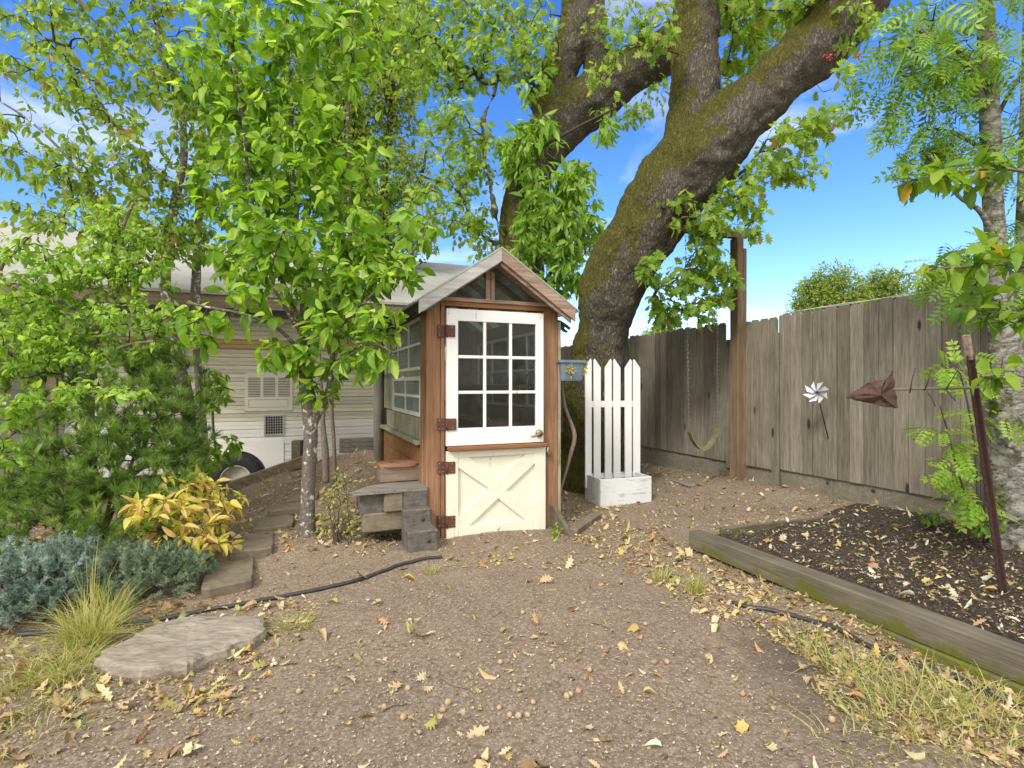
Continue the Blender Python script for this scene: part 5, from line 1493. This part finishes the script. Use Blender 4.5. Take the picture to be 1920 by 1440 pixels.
# climbing plant with long leaflets on that trunk
vl = [limb([(1000,700,7.9,10),(1000,560,7.9,9),(1010,450,7.85,8),(1005,360,7.8,7),(1010,280,7.8,6),(1000,220,7.8,5)]), limb([(1000,560,7.9,8),(1050,480,7.8,7),(1075,390,7.75,6),(1085,300,7.8,5)]), limb([(1010,280,7.8,5),(1080,240,7.7,5),(1160,200,7.6,4)])]
ve = [(985,300,7.8,42,70,.3),(1010,250,7.8,50,40,.3),(1020,370,7.7,55,60,.3),(1045,450,7.7,62,55,.3),(1085,350,7.7,38,60,.3),(1055,520,7.7,50,36,.3),(1000,440,7.8,50,60,.3),(1100,430,7.7,28,40,.25),(960,280,7.9,26,40,.25),(1140,240,7.6,30,22,.25,.7),(1000,150,7.7,40,30,.3,.4),(1060,400,7.6,60,90,.3,.5)]
tree('climbing_vine', 'bright green climber with long drooping leaflets behind the greenhouse gable', 'climbing plant', P(1000, 780, 7.9), vl, ve, 400, 8, .155, LAN, 'twig', 'leafV', 23,
     droop=1.1, twigr=.0018, spread=.08, up=.35)

# front tree with big bright leaves
b2 = G(577, 1004)
Yt = b2.y
f1 = limb([(577,1012,Yt,31),(577,960,Yt,27),(579,880,Yt,25),(582,820,Yt,25),(580,765,Yt,28),(574,720,Yt,26),(572,660,Yt,20),(571,570,Yt,16),(562,470,Yt,12),(548,330,Yt-.05,10),(545,200,Yt-.05,8),(540,80,Yt,6),(538,-30,Yt,5)])
f2 = limb([(583,800,Yt,18),(600,768,Yt-.02,14),(615,735,Yt-.04,12),(622,690,Yt-.05,10),(628,610,Yt-.05,9),(650,500,Yt-.05,8),(658,380,Yt-.05,7),(650,250,Yt,6),(662,100,Yt,5),(668,-20,Yt,4)])
f3 = limb([(572,640,Yt,12),(535,540,Yt-.1,9),(490,450,Yt-.15,8),(468,360,Yt-.15,7),(455,220,Yt-.15,6),(430,80,Yt-.1,5),(425,-20,Yt-.1,4)])
f4 = limb([(573,670,Yt,10),(520,615,Yt-.2,7),(460,590,Yt-.35,6),(400,578,Yt-.45,5),(350,568,Yt-.5,4)])
f5 = limb([(622,690,Yt-.05,8),(660,655,Yt-.2,6),(700,645,Yt-.35,5),(735,660,Yt-.4,4)])
f6 = limb([(626,620,Yt-.05,8),(690,560,Yt-.2,6),(750,500,Yt-.35,5),(790,450,Yt-.4,4),(805,400,Yt-.4,3)])
f7 = limb([(574,640,Yt,9),(510,530,Yt-.35,6),(520,470,Yt-.5,5),(535,430,Yt-.6,4)])
fe = [(545,300,Yt,100,150,.45,1.0),(455,320,Yt-.1,85,150,.4),(625,330,Yt,65,160,.4),(560,80,Yt,130,110,.5),(420,120,Yt-.1,85,120,.4),(680,90,Yt,60,100,.4,.7),
      (560,480,Yt-.1,110,80,.5),(460,500,Yt-.2,70,70,.4),(650,520,Yt-.1,75,70,.4),(430,590,Yt-.35,80,30,.25,.8),(370,610,Yt-.45,40,30,.2,.8),(380,645,Yt-.4,30,24,.2,.8),(590,600,Yt-.2,80,50,.35),
      (680,670,Yt-.3,55,38,.25,1.3),(715,600,Yt-.3,50,36,.25,1.2),(780,430,Yt-.35,46,46,.25,1.2),(745,510,Yt-.3,56,40,.25,1.2),(710,470,Yt-.1,50,60,.3,.8),(700,300,Yt,40,110,.3,.5),(600,690,Yt-.1,46,34,.25),(530,660,Yt-.2,56,30,.25),(550,0,Yt,150,40,.5),
      (520,440,Yt-.5,60,50,.3),(690,420,Yt-.1,36,60,.3,.7),(605,735,Yt,30,24,.2)]
tree('ornamental_tree', 'slender tree with white-flecked trunk and big bright green leaves in the left middle', 'tree', b2, [f1, f2, f3, f4, f5, f6, f7], fe, 1150, 4.9, .096, OV, 'mottle', 'leafA', 31,
     droop=.55, trunk_sides=14, twigr=.0016, spread=.035, wob=.10, up=.5, cluster=1.3, start=.3, sizevar=.4)

# two thin saplings / stems behind it
for k, (pl, lab) in enumerate((([(611,905,5.7,12),(610,850,5.7,13),(606,800,5.7,9),(605,760,5.7,8),(600,700,5.7,7),(598,600,5.8,6),(610,480,5.8,5)], 'thin grey sapling stem just right of the flecked trunk'), ([(628,905,6.0,8),(626,830,6.0,7),(622,770,6.0,7),(625,700,6.0,6),(640,600,6.0,5),(650,500,6.0,4)], 'thinner dark sapling stem right of the other sapling'))):
    ls = limb(pl); bb = ls[0][0].copy(); bb.z -= .0
    tree('sapling', lab, 'sapling', bb, [ls], [(pl[-1][0], pl[-1][1]+60, pl[-1][2], 60, 80, .4), (pl[-1][0]+30, pl[-1][1]+130, pl[-1][2], 50, 40, .3)], 60, 5, .075, OVS, 'stick', 'leafA', 33 + k, twigr=.0014)

# two mottled trees farther left
b3 = Vector((P(352,930,6.0).x, 6.0, tz(P(352,930,6.0).x, 6.0)))
g1 = limb([(356,935,6.0,26),(356,820,6.0,24),(350,740,6.0,22),(334,680,6.0,20),(318,610,6.0,19),(311,540,6.0,17),(313,470,6.0,16),(328,380,6.0,15),(345,290,6.0,13),(335,190,6.0,11),(300,90,6.0,9),(285,-30,6.0,7)])
g1b = limb([(312,520,6.0,10),(265,470,5.9,7),(200,400,5.8,6),(130,300,5.7,5),(60,230,5.7,4),(0,190,5.7,3)])
g1c = limb([(334,360,6.0,9),(250,280,5.9,6),(180,180,5.8,5),(130,90,5.8,4)])
eb = [(170,190,5.8,90,70,.7),(60,130,5.8,80,60,.6),(250,120,5.9,80,70,.6),(330,150,5.9,60,80,.6),(100,330,5.8,90,60,.6),(200,330,5.8,100,70,.6),(300,300,5.9,80,80,.6),(30,260,5.8,50,45,.5),
      (270,430,5.8,90,55,.6),(160,420,5.7,90,40,.6),(330,440,6.0,60,60,.5),(290,20,5.9,120,50,.7),(60,20,5.8,90,50,.6),(180,40,5.8,70,50,.6),(390,250,6.0,40,80,.5),(50,400,5.7,50,30,.4)]
tree('dogwood_tree', 'leaning mottled tree with drooping leaves at the far left', 'tree', b3, [g1, g1b, g1c], eb, 1150, 5.4, .078, OVS, 'mottle', 'leafB', 41, droop=.95, twigr=.0018, spread=.04, up=.3, cluster=1.5)
b4 = Vector((P(378,930,6.3).x, 6.3, tz(P(378,930,6.3).x, 6.3)))
h1 = limb([(380,930,6.3,22),(380,850,6.3,22),(376,760,6.3,15),(369,660,6.3,14),(367,560,6.3,17),(370,470,6.3,14),(373,380,6.3,12),(378,250,6.3,10),(392,120,6.3,8),(400,-20,6.3,6)])
eb2 = [(400,330,6.4,60,110,.5),(420,150,6.4,60,110,.5),(380,430,6.4,50,70,.5),(420,10,6.4,80,50,.5),(480,250,6.6,60,150,.5),(400,720,5.4,24,40,.2,1.2),(420,840,5.4,24,40,.2,1.2),(370,890,5.3,34,30,.2,1.2)]
h2 = limb([(376,760,6.3,6),(395,740,5.8,5),(400,800,5.5,4),(405,860,5.4,3)])
tree('birch_tree', 'upright mottled tree just right of the leaning mottled one', 'tree', b4, [h1, h2], eb2, 420, 6, .085, OVS, 'mottle', 'leafA', 42, droop=.8, twigr=.0018, spread=.04)

# small-leaved plum at the left
b5 = Vector((P(170,900,5.0).x, 5.0, tz(P(170,900,5.0).x, 5.0)))
p1 = limb([(165,930,5.0,20),(166,820,5.0,18),(168,740,5.0,17),(172,680,5.0,16),(180,630,5.0,13),(200,580,5.0,10),(222,540,5.0,8),(238,500,4.95,7),(228,440,4.9,6),(250,380,4.9,5)])
p2 = limb([(205,585,5.0,9),(207,530,5.0,8),(207,480,5.0,7),(225,430,4.9,5)])
p3 = limb([(172,690,5.0,11),(110,640,4.8,9),(60,580,4.7,8),(0,515,4.6,8),(30,470,4.6,6),(58,440,4.6,5)])
p4 = limb([(168,740,5.0,9),(120,760,4.6,7),(60,790,4.3,5),(0,830,4.1,4)])
p5 = limb([(172,690,5.0,8),(230,650,4.7,6),(290,640,4.6,5)])
p6 = limb([(168,740,5.0,7),(190,745,4.3,5),(240,735,4.0,4)])
pe = [(60,560,4.7,80,50,.5),(150,520,4.8,90,50,.5),(70,650,4.6,90,60,.5),(230,600,4.7,80,36,.4),(260,510,4.9,70,40,.4),(40,770,4.2,70,36,.4),(150,735,4.3,90,20,.3),(40,850,4.1,44,36,.3),(210,430,4.8,80,50,.5),(110,600,4.8,90,60,.5),(60,480,4.7,60,40,.4),(150,660,4.7,80,50,.5),(290,590,4.7,60,40,.3),(10,690,4.5,40,60,.4),(250,740,4.0,40,14,.2),(180,490,5.0,80,40,.4),(300,660,4.8,50,30,.3)]
tree('plum_tree', 'low spreading tree with small light green leaves at the left edge', 'tree', b5, [p1, p2, p3, p4, p5, p6], pe, 1000, 7.5, .056, OVS, 'stick', 'leafC', 51, droop=.55, twigr=.0016, spread=.025, cluster=1.5)

# fine yellow-green tree behind
b6 = Vector((P(720,860,10.5).x, 10.5, .2))
q1 = limb([(720,860,10.5,26),(722,600,10.5,22),(715,420,10.5,18),(730,250,10.5,12),(740,80,10.5,8),(745,-30,10.5,6)])
q2 = limb([(716,450,10.5,12),(680,350,10.4,8),(660,200,10.4,6),(640,80,10.4,5)])
q3 = limb([(718,430,10.5,10),(780,360,10.4,7),(800,280,10.4,5)])
qe = [(700,200,10.5,90,110,1.0),(740,90,10.5,80,90,1.0),(690,380,10.5,80,80,1.0),(770,330,10.5,50,60,.8),(640,300,10.6,70,140,1.0),(760,450,10.5,60,50,.8),(600,200,10.8,80,150,1.0),(680,470,10.6,80,40,.8),(700,10,10.5,120,40,1.0),(500,300,10.8,80,180,1.0,.5)]
tree('maple_tree', 'yellowish fine-leaved tree filling the gap left of the greenhouse gable', 'tree', b6, [q1, q2, q3], qe, 2600, 9, .105, DIA, 'twig', 'leafH', 61, droop=.5, twigr=.0026, spread=.14)

# ------------------------------------------------------------------ right side: rowans
PIN = [T_pinnate(6), T_pinnate(5)]
b7 = G(1898, 1040, .16); Yr1 = 3.95
b7 = Vector((P(1900, 0, Yr1).x, Yr1, .14))
r1 = limb([(1902,1060,Yr1,98),(1898,1000,Yr1,84),(1893,900,Yr1,72),(1890,780,Yr1,60),(1888,680,Yr1,50),(1878,590,Yr1,42),(1869,480,Yr1,34),(1862,380,Yr1,32),(1858,280,Yr1,31),(1854,180,Yr1,30),(1850,80,Yr1,27),(1847,-40,Yr1,24)])
r1b = limb([(1862,215,Yr1,16),(1836,180,Yr1-.05,15),(1822,125,Yr1-.1,13),(1800,96,Yr1-.15,11),(1760,76,Yr1-.2,9),(1720,55,Yr1-.25,6)])
r1c = limb([(1872,470,Yr1,12),(1840,400,Yr1-.1,9),(1800,370,Yr1-.2,7),(1770,330,Yr1-.2,6),(1745,290,Yr1-.2,4)])
r1d = limb([(1860,290,Yr1,10),(1790,250,Yr1+.1,6),(1740,240,Yr1+.1,4)])
r1e = limb([(1858,240,Yr1,9),(1890,180,Yr1,7),(1920,130,Yr1,5)])
re_ = [(1790,140,3.9,60,55,.3),(1740,110,3.8,50,36,.3),(1690,130,3.8,40,45,.25),(1675,180,3.8,30,40,.2,.8),(1770,220,3.9,50,45,.3),(1810,280,4.0,50,50,.3),(1740,270,3.9,40,50,.25),(1700,260,3.9,30,40,.2,.8),
       (1900,120,3.9,40,70,.3),(1905,240,4.0,36,60,.3),(1900,400,4.1,36,60,.3),(1810,460,4.1,50,45,.3),(1790,530,4.2,50,36,.3),(1850,40,3.9,90,60,.4),(1740,40,3.8,70,40,.3),(1630,110,3.8,26,22,.2,.7),(1900,560,4.1,30,50,.3)]
rt = tree('rowan_tree', 'tall lichen-spotted grey trunk with feathery leaves at the right edge', 'tree', b7, [r1, r1b, r1c, r1d, r1e], re_, 270, 2.3, .19, PIN, 'rowanbark', 'leafR', 71, droop=.8, trunk_sides=20, twigr=.0016, spread=.02, wob=.14, up=.5, out=1.0, cluster=1.6)
for (a, b) in ((1555,108),(1608,104)):
    mb = MB(); c0 = P(a, b, 3.75)
    for _ in range(26):
        q = c0 + Vector((R.gauss(0,.016), R.gauss(0,.014), R.gauss(0,.011))) - b7; mb.lathe([(.001,-.0055),(.0048,-.003),(.0052,.002),(.001,.0055)], c=q, sides=7)
    part('berry_cluster', mb, 'berry', rt)
b8 = Vector((P(1925, 0, 4.4).x, 4.4, .16))
s1 = limb([(1930,1020,4.4,46),(1928,800,4.4,40),(1926,600,4.4,30),(1918,450,4.4,24),(1921,330,4.4,20),(1926,150,4.4,18),(1930,-40,4.4,15)])
tree('rowan_tree', 'thinner rowan stem half outside the right edge of the photo', 'tree', b8, [s1], [(1930,500,4.4,40,60,.3),(1930,300,4.4,40,70,.3),(1940,700,4.4,40,60,.3)], 50, 2.2, .19, PIN, 'rowanbark', 'leafR', 72, droop=.8, twigr=.0016, spread=.02)
# sprouts at the foot
spr = limb([(1835,1000,3.9,5),(1800,900,3.95,4),(1780,820,4.0,3),(1762,760,4.0,2)])
spr2 = limb([(1835,1000,3.9,5),(1830,860,3.9,4),(1815,760,3.9,3),(1800,700,3.9,2)])
PIN2 = [T_pinnate(5, .085, .36), T_pinnate(4, .095, .40)]
M['leafYoung'] = leafmat('young feather leaves', [(.22,.38,.04),(.36,.56,.07),(.52,.70,.14)], .55)
tree('rowan_shoots', 'bright feathery young shoots growing between fence and rowan trunk', 'shrub', P(1835, 1000, 3.9), [spr, spr2], [(1750,800,4.0,26,14,.15),(1745,825,4.0,20,14,.15),(1800,870,4.0,40,40,.2),(1790,915,3.9,45,36,.2),(1800,690,3.9,40,30,.2),(1830,650,3.9,30,20,.2),(1845,800,3.9,30,40,.2),(1775,690,3.9,24,12,.1),(1850,720,3.9,24,30,.1),(1800,770,3.9,20,12,.1),(1830,940,3.9,36,30,.2)], 66, 2.6, .125, PIN2, 'twig', 'leafYoung', 73, droop=.5, twigr=.0013, spread=.01, up=1.0)

# broad-leaved branches reaching in from a tree right of the frame
b9 = Vector((3.3, 2.6, .05))
w1 = [(Vector((3.3,2.6,0)), .07), (Vector((3.28,2.6,1.2)), .06), (Vector((3.25,2.62,2.4)), .05), (Vector((3.2,2.6,3.6)), .03)]
w1 = spline(w1)
w2 = limb([(2150,420,2.6,14),(2020,350,2.6,10),(1900,318,2.6,7),(1800,322,2.6,5),(1720,335,2.6,4),(1675,352,2.6,3)])
w2 = spline([(Vector((3.26,2.61,2.0)), .02)]) if False else w2
w3 = limb([(2200,700,2.6,14),(2050,560,2.6,9),(1920,500,2.6,6),(1820,500,2.6,5),(1745,505,2.6,4),(1700,515,2.6,3)])
w4 = limb([(2200,820,2.6,12),(2020,740,2.6,8),(1920,705,2.6,5),(1840,705,2.6,4)])
w5 = limb([(2200,700,2.6,10),(2030,620,2.6,7),(1930,590,2.6,5),(1850,585,2.6,3)])
tree('apple_tree', 'leafy branches with broad bright leaves reaching in from the right edge', 'tree', b9, [w1, w2, w3, w4, w5], [(1730,335,2.6,70,14,.15),(1820,322,2.6,60,18,.15),(1890,312,2.6,50,24,.2),(1745,508,2.6,60,14,.15),(1830,500,2.6,60,20,.15),(1900,490,2.6,50,30,.2),(1890,590,2.6,50,26,.2),(1885,700,2.6,50,14,.15),(1850,560,2.6,50,18,.15),(1860,470,2.6,50,18,.15)], 120, 2.7, .082, OV, 'stick', 'leafS', 75, droop=.35, twigr=.0016, spread=.012, up=1.0)

# far trees over the fence
for k, (a, b, rx, ry, Y_, lab) in enumerate(((1560,555,70,60,24,'rounded far tree over the fence, left of the two crowns'), (1660,560,60,62,25,'rounded far tree over the fence, right of the first crown'), (1790,540,80,60,22,'far tree partly hidden behind the feathery leaves at the right'), (1250,640,60,26,30,'low far tree seen between trunk and fence'))):
    base9 = Vector((P(a, 0, Y_).x, Y_, 0)); tl = limb([(a, 720+1.4/Y_*1000, Y_, 16),(a, b+40, Y_, 12),(a+4, b-10, Y_, 7)], 4)
    tree('far_tree', lab, 'tree', base9, [tl], [(a,b,Y_,rx,ry,1.4),(a-rx*.4,b+ry*.3,Y_,rx*.7,ry*.7,1.2),(a+rx*.4,b+ry*.4,Y_,rx*.7,ry*.6,1.2),(a,b+ry*.8,Y_,rx*1.1,ry*.6,1.2),(a-rx*.15,b-ry*.35,Y_,rx*.5,ry*.5,.8)], 1100, 14, .13, DIA, 'twig', 'leafF', 81 + k, 'far trees beyond the fence', twigr=.006, spread=.3, droop=.4)

# ------------------------------------------------------------------ shrubs
def shrub(name, label, cat, base, ells, n, per, size, temps, leaf, seed, droop=0.0, up=1.0, spread=.02, nst=7, stem=.5, **kw):
    rng = np.random.default_rng(seed); ls = []
    tips = sample_ells(ells, nst, rng)
    for t_ in tips:
        t_ = Vector(t_); b_ = Vector(base) + Vector((rng.normal()*.05, rng.normal()*.05, -.02)); md = b_.lerp(t_, .5) + Vector((0, 0, -.05))
        ls.append(spline([(b_, .012*stem), (md, .009*stem), (t_, .005*stem)], 5))
    return tree(name, label, cat, Vector(base), ls, ells, n, per, size, temps, 'twig', leaf, seed, droop=droop, up=up, spread=spread, twigr=.002, trunk_sides=6, start=.5, **kw)

def mass(name, label, cat, base, ells, n, per, size, temps, leaf, seed, upbias=.9, nst=9, tl=.12):
    """evergreen mass: shoots pointing up and out, each shoot a run of needle tufts"""
    rng = np.random.default_rng(seed); root = thing(name, label, cat, base)
    tips = sample_ells(ells, n, rng); g = terrain_np(tips[:, 0], tips[:, 1]); tips = tips[tips[:, 2] > g + .02]
    ls = []
    for t_ in sample_ells(ells, nst, rng):
        t_ = Vector(t_); ls.append(spline([(Vector(base), .02), (Vector(base).lerp(t_, .5) - Vector((0,0,.04)), .014), (t_, .008)], 5))
    paths, desc = grow(ls, tips, rng)
    mb = MB()
    for l in ls: mb.tube([p for p, r in l], [r for p, r in l], 6)
    for pts, dn in zip(paths, desc): r0 = min(.0022*math.sqrt(dn), .012); mb.tube(pts, [r0, r0*.9, r0*.8, .002], 4, cap=False)
    rebase(mb, base); part('stems', mb, 'twig', root)
    Ls, Ds, Ns = [], [], []
    cen = np.array(base)
    for pts in paths:
        tip = pts[-1]; od = tip - cen; od /= np.linalg.norm(od) + 1e-9
        ax = od * .7 + np.array([0, 0, upbias]) + rng.normal(size=3) * .35; ax /= np.linalg.norm(ax)
        for k in range(per):
            Ls.append(tip + ax * tl * k / per - cen); Ds.append(ax + rng.normal(size=3) * .12); Ns.append(rng.normal(size=3))
    Ls, Ds, Ns = map(np.array, (Ls, Ds, Ns)); n_ = len(Ls)
    rv = np.repeat(rng.random(len(paths)), per) * .7 + rng.random(n_) * .3
    link('foliage', instance('foliage', temps, Ls, frames(Ds, Ns), size * (1 + .2 * rng.normal(size=n_).clip(-2, 2)), rv), leaf, root)
    return root
PT = [T_tuft(34, 1.0, .024, 1.15, 1), T_tuft(34, 1.0, .024, 1.0, 2)]
mass('mugo_pine', 'bushy dark green pine with long needles filling the left side', 'shrub', G(190, 1010), [(200,890,4.3,160,120,.5),(90,980,4.0,110,90,.4),(270,800,4.5,110,90,.45),(300,920,4.3,90,70,.35),(130,860,4.4,110,100,.5),(230,1000,3.9,110,50,.3),(250,710,4.7,70,60,.35),(330,740,4.8,60,80,.35),(330,830,4.9,64,70,.35,1.6),(260,690,4.9,70,60,.3,1.3),(30,1050,3.8,60,50,.3),(100,730,4.8,90,50,.3),(350,850,4.6,50,60,.3),(60,930,4.2,80,70,.4)], 1250, 2, .090, PT, 'needle', 91, tl=.045)
JT = [T_tuft(22, 1.0, .085, 1.2, 3), T_tuft(22, 1.0, .075, 1.0, 4)]
mass('blue_juniper', 'low blue-green juniper mound at the left edge beside the grass', 'shrub', G(70, 1160), [(70,1100,3.3,80,60,.3),(130,1050,3.5,60,30,.25),(10,1130,3.1,60,60,.3),(60,1150,3.1,70,36,.25),(0,1060,3.4,50,30,.25),(130,1100,3.35,50,50,.25)], 620, 5, .028, JT, 'juniper', 92, tl=.10, upbias=.45, nst=16)
mass('blue_juniper', 'low grey-green juniper right of the grass, reaching the stepping stones', 'shrub', G(270, 1120), [(210,1075,3.55,60,34,.25),(290,1070,3.6,60,40,.25),(345,1080,3.6,36,30,.2),(250,1110,3.4,60,20,.2),(270,1050,3.8,50,22,.2),(180,1110,3.4,40,24,.2)], 560, 5, .028, JT, 'junipergreen', 93, tl=.10, upbias=.45, nst=14)
shrub('yellowing_shrub', 'low plant with large yellow and orange autumn leaves beside the pine', 'plant', G(345, 1030), [(260,965,3.85,40,30,.15),(350,915,4.3,60,36,.2),(410,960,4.2,46,40,.25),(350,1010,3.9,60,30,.2),(400,1020,4.0,40,26,.2),(310,970,3.9,50,40,.2),(350,1045,3.8,44,14,.1),(370,892,4.4,34,14,.12)], 170, 5, .078, [T_ovate(.42, .3, .4), T_ovate(.36, .2, .6)], 'hosta', 94, droop=.35)
for k, (a, b, lab) in enumerate(((300, 1058, 'yellow drooping leaves at the front of the pine'),)):
    pass
shrub('flowering_weed', 'thin-stemmed green weed clump between the flecked trunk and the stacked blocks', 'plant', G(632, 1020), [(630,960,4.6,30,60,.15),(640,920,4.6,26,40,.15),(655,985,4.5,26,30,.1),(610,990,4.5,20,30,.1)], 130, 5, .026, OVS, 'grass', 95, nst=12)
shrub('seedling', 'small leafy seedling by the fence foot near the raised bed', 'plant', G(1745, 990, .18), [(1745,972,4.3,22,14,.1)], 14, 4, .045, OVS, 'leafR', 96, nst=4)
shrub('seedling', 'leafy seedling beside the steel post base', 'plant', G(1850, 1010, .18), [(1850,985,3.8,26,20,.1)], 16, 4, .045, OVS, 'leafR', 97, nst=4)
shrub('green_sprig', 'small green sprig at the right foot of the greenhouse door', 'plant', G(1040, 1003), [(1040,995,4.8,8,12,.04)], 8, 4, .035, OAKT, 'leafR', 98, nst=3)

# ------------------------------------------------------------------ grass
def blades(n, cen, rad, h, rng, lean=.5, w=.0022, hv=.3):
    V = []; Fq = []; Rn = []
    for i in range(n):
        a = rng.uniform(0, 6.283); r = rad * math.sqrt(rng.random()); x = cen[0] + r*math.cos(a); y = cen[1] + r*math.sin(a); z = surf(x, y) - .004
        hh = h * (1 + hv * rng.normal()); hh = max(.3*h, hh); la = a + rng.normal() * .6; le = lean * abs(rng.normal()) * hh + r * .5
        wa = rng.uniform(0, 3.14); wx, wy = w*math.cos(wa), w*math.sin(wa); o = len(V)
        for t, ws in ((0, 1), (.35, .95), (.7, .7), (1, .05)):
            px_, py_ = x + math.cos(la)*le*t*t, y + math.sin(la)*le*t*t; pz = z + hh*t*(1 - .35*t*le/max(hh, .01))
            V += [(px_-wx*ws, py_-wy*ws, pz), (px_+wx*ws, py_+wy*ws, pz)]
        for k in range(3): Fq.append((o+2*k, o+2*k+1, o+2*k+3, o+2*k+2))
        Rn += [rng.random()] * 3
    return V, Fq, Rn
def clump(name, label, specs, seed, kind=None, cat='grass'):
    rng = np.random.default_rng(seed); mb = MB()
    for (cen, n, rad, h, le) in specs:
        V, Fq, Rn = blades(n, cen, rad, h, rng, le)
        o = len(mb.v); mb.v += V; mb.f += [tuple(i+o for i in f) for f in Fq]; mb.r += Rn; mb.s += [True]*len(Fq)
    return tag(part(name, mb, 'grass'), label, cat, None, kind)
clump('grass_clump', 'tall straw-yellow grass tuft beside the stump slab', [(G(165,1205), 420, .11, .22, 1.0), (G(200,1170), 200, .09, .22, .8), (G(110,1260), 300, .13, .13, 1.2), (G(170,1170), 26, .05, .45, .35)], 101)
clump('grass_clump', 'small green grass tuft in the leaves left of the long timber', [(G(1302,1112), 130, .05, .13, .5), (G(1240,1088), 70, .05, .10, .5)], 102)
clump('grass_clump', 'short green grass patch at the right end of the stump slab', [(G(550,1172), 170, .10, .05, .8)], 103)
clump('grass_clump', 'small grass tuft by the pipe end near the greenhouse', [(G(810,1075), 60, .05, .06, .6)], 104)
gs_ = []
rg = random.Random(4)
for (a, b, n, r, h) in ((1510,1215,150,.08,.12),(1560,1245,160,.10,.12),(1600,1270,180,.12,.13),(1680,1290,220,.14,.15),(1740,1320,240,.14,.16),(1810,1330,240,.14,.15),(1880,1340,200,.14,.15),(1650,1330,120,.10,.12),(1840,1260,60,.06,.14),(1700,1370,220,.16,.14),(1850,1400,260,.2,.15),(1600,1400,100,.12,.10)):
    gs_.append((G(a, b), int(n * .38), r * 1.25, h * .85, .9))
clump('verge_grass', 'thin grass mixed with leaves along the black pipe at the lower right', gs_, 105, 'stuff')
clump('verge_grass', 'sparse grass at the lower left corner', [(G(40,1290), 150, .15, .08, .8), (G(120,1300), 100, .15, .06, .8), (G(60,1380), 120, .2, .07, .8)], 106, 'stuff')
# big fallen leaves near the front, separately sized
rngL = np.random.default_rng(77)
bigp = []
for (a, b) in ((95,1310),(60,1300),(110,1335),(35,1270),(20,1230),(135,1300),(590,1010),(595,1020),(585,1040),(1063,1140),(1250,1140),(690,1093),(1450,1190),(1480,1165),(1390,1120),(1345,1085),(1475,1120),(1500,1265),(1550,1280),(1430,1180),(1330,1060),(1600,1250),(1660,1230),(1760,1265),(1520,1330),(1570,1345),(360,1240),(350,1290),(240,1320),(320,1140),(340,1150),(370,1135),(1355,1045),(1390,1075),(1445,1040),(1600,1060),(1510,1030),(1560,1045),(1680,1095),(1780,1120),(1870,1130),(1640,1020),(1560,1000),(790,1200),(770,1195),(730,1175),(1100,1100),(1350,1180)):
    g = G(a, b); bigp.append((g.x, g.y))
    for _ in range(2):
        if R.random() < .6: bigp.append((g.x + R.gauss(0,.06), g.y + R.gauss(0,.08)))
tag(lay('fallen_leaves', bigp, leafT, .062, 'litter', .012, .45, .25), 'larger curled fallen leaves in the foreground', 'leaf litter')
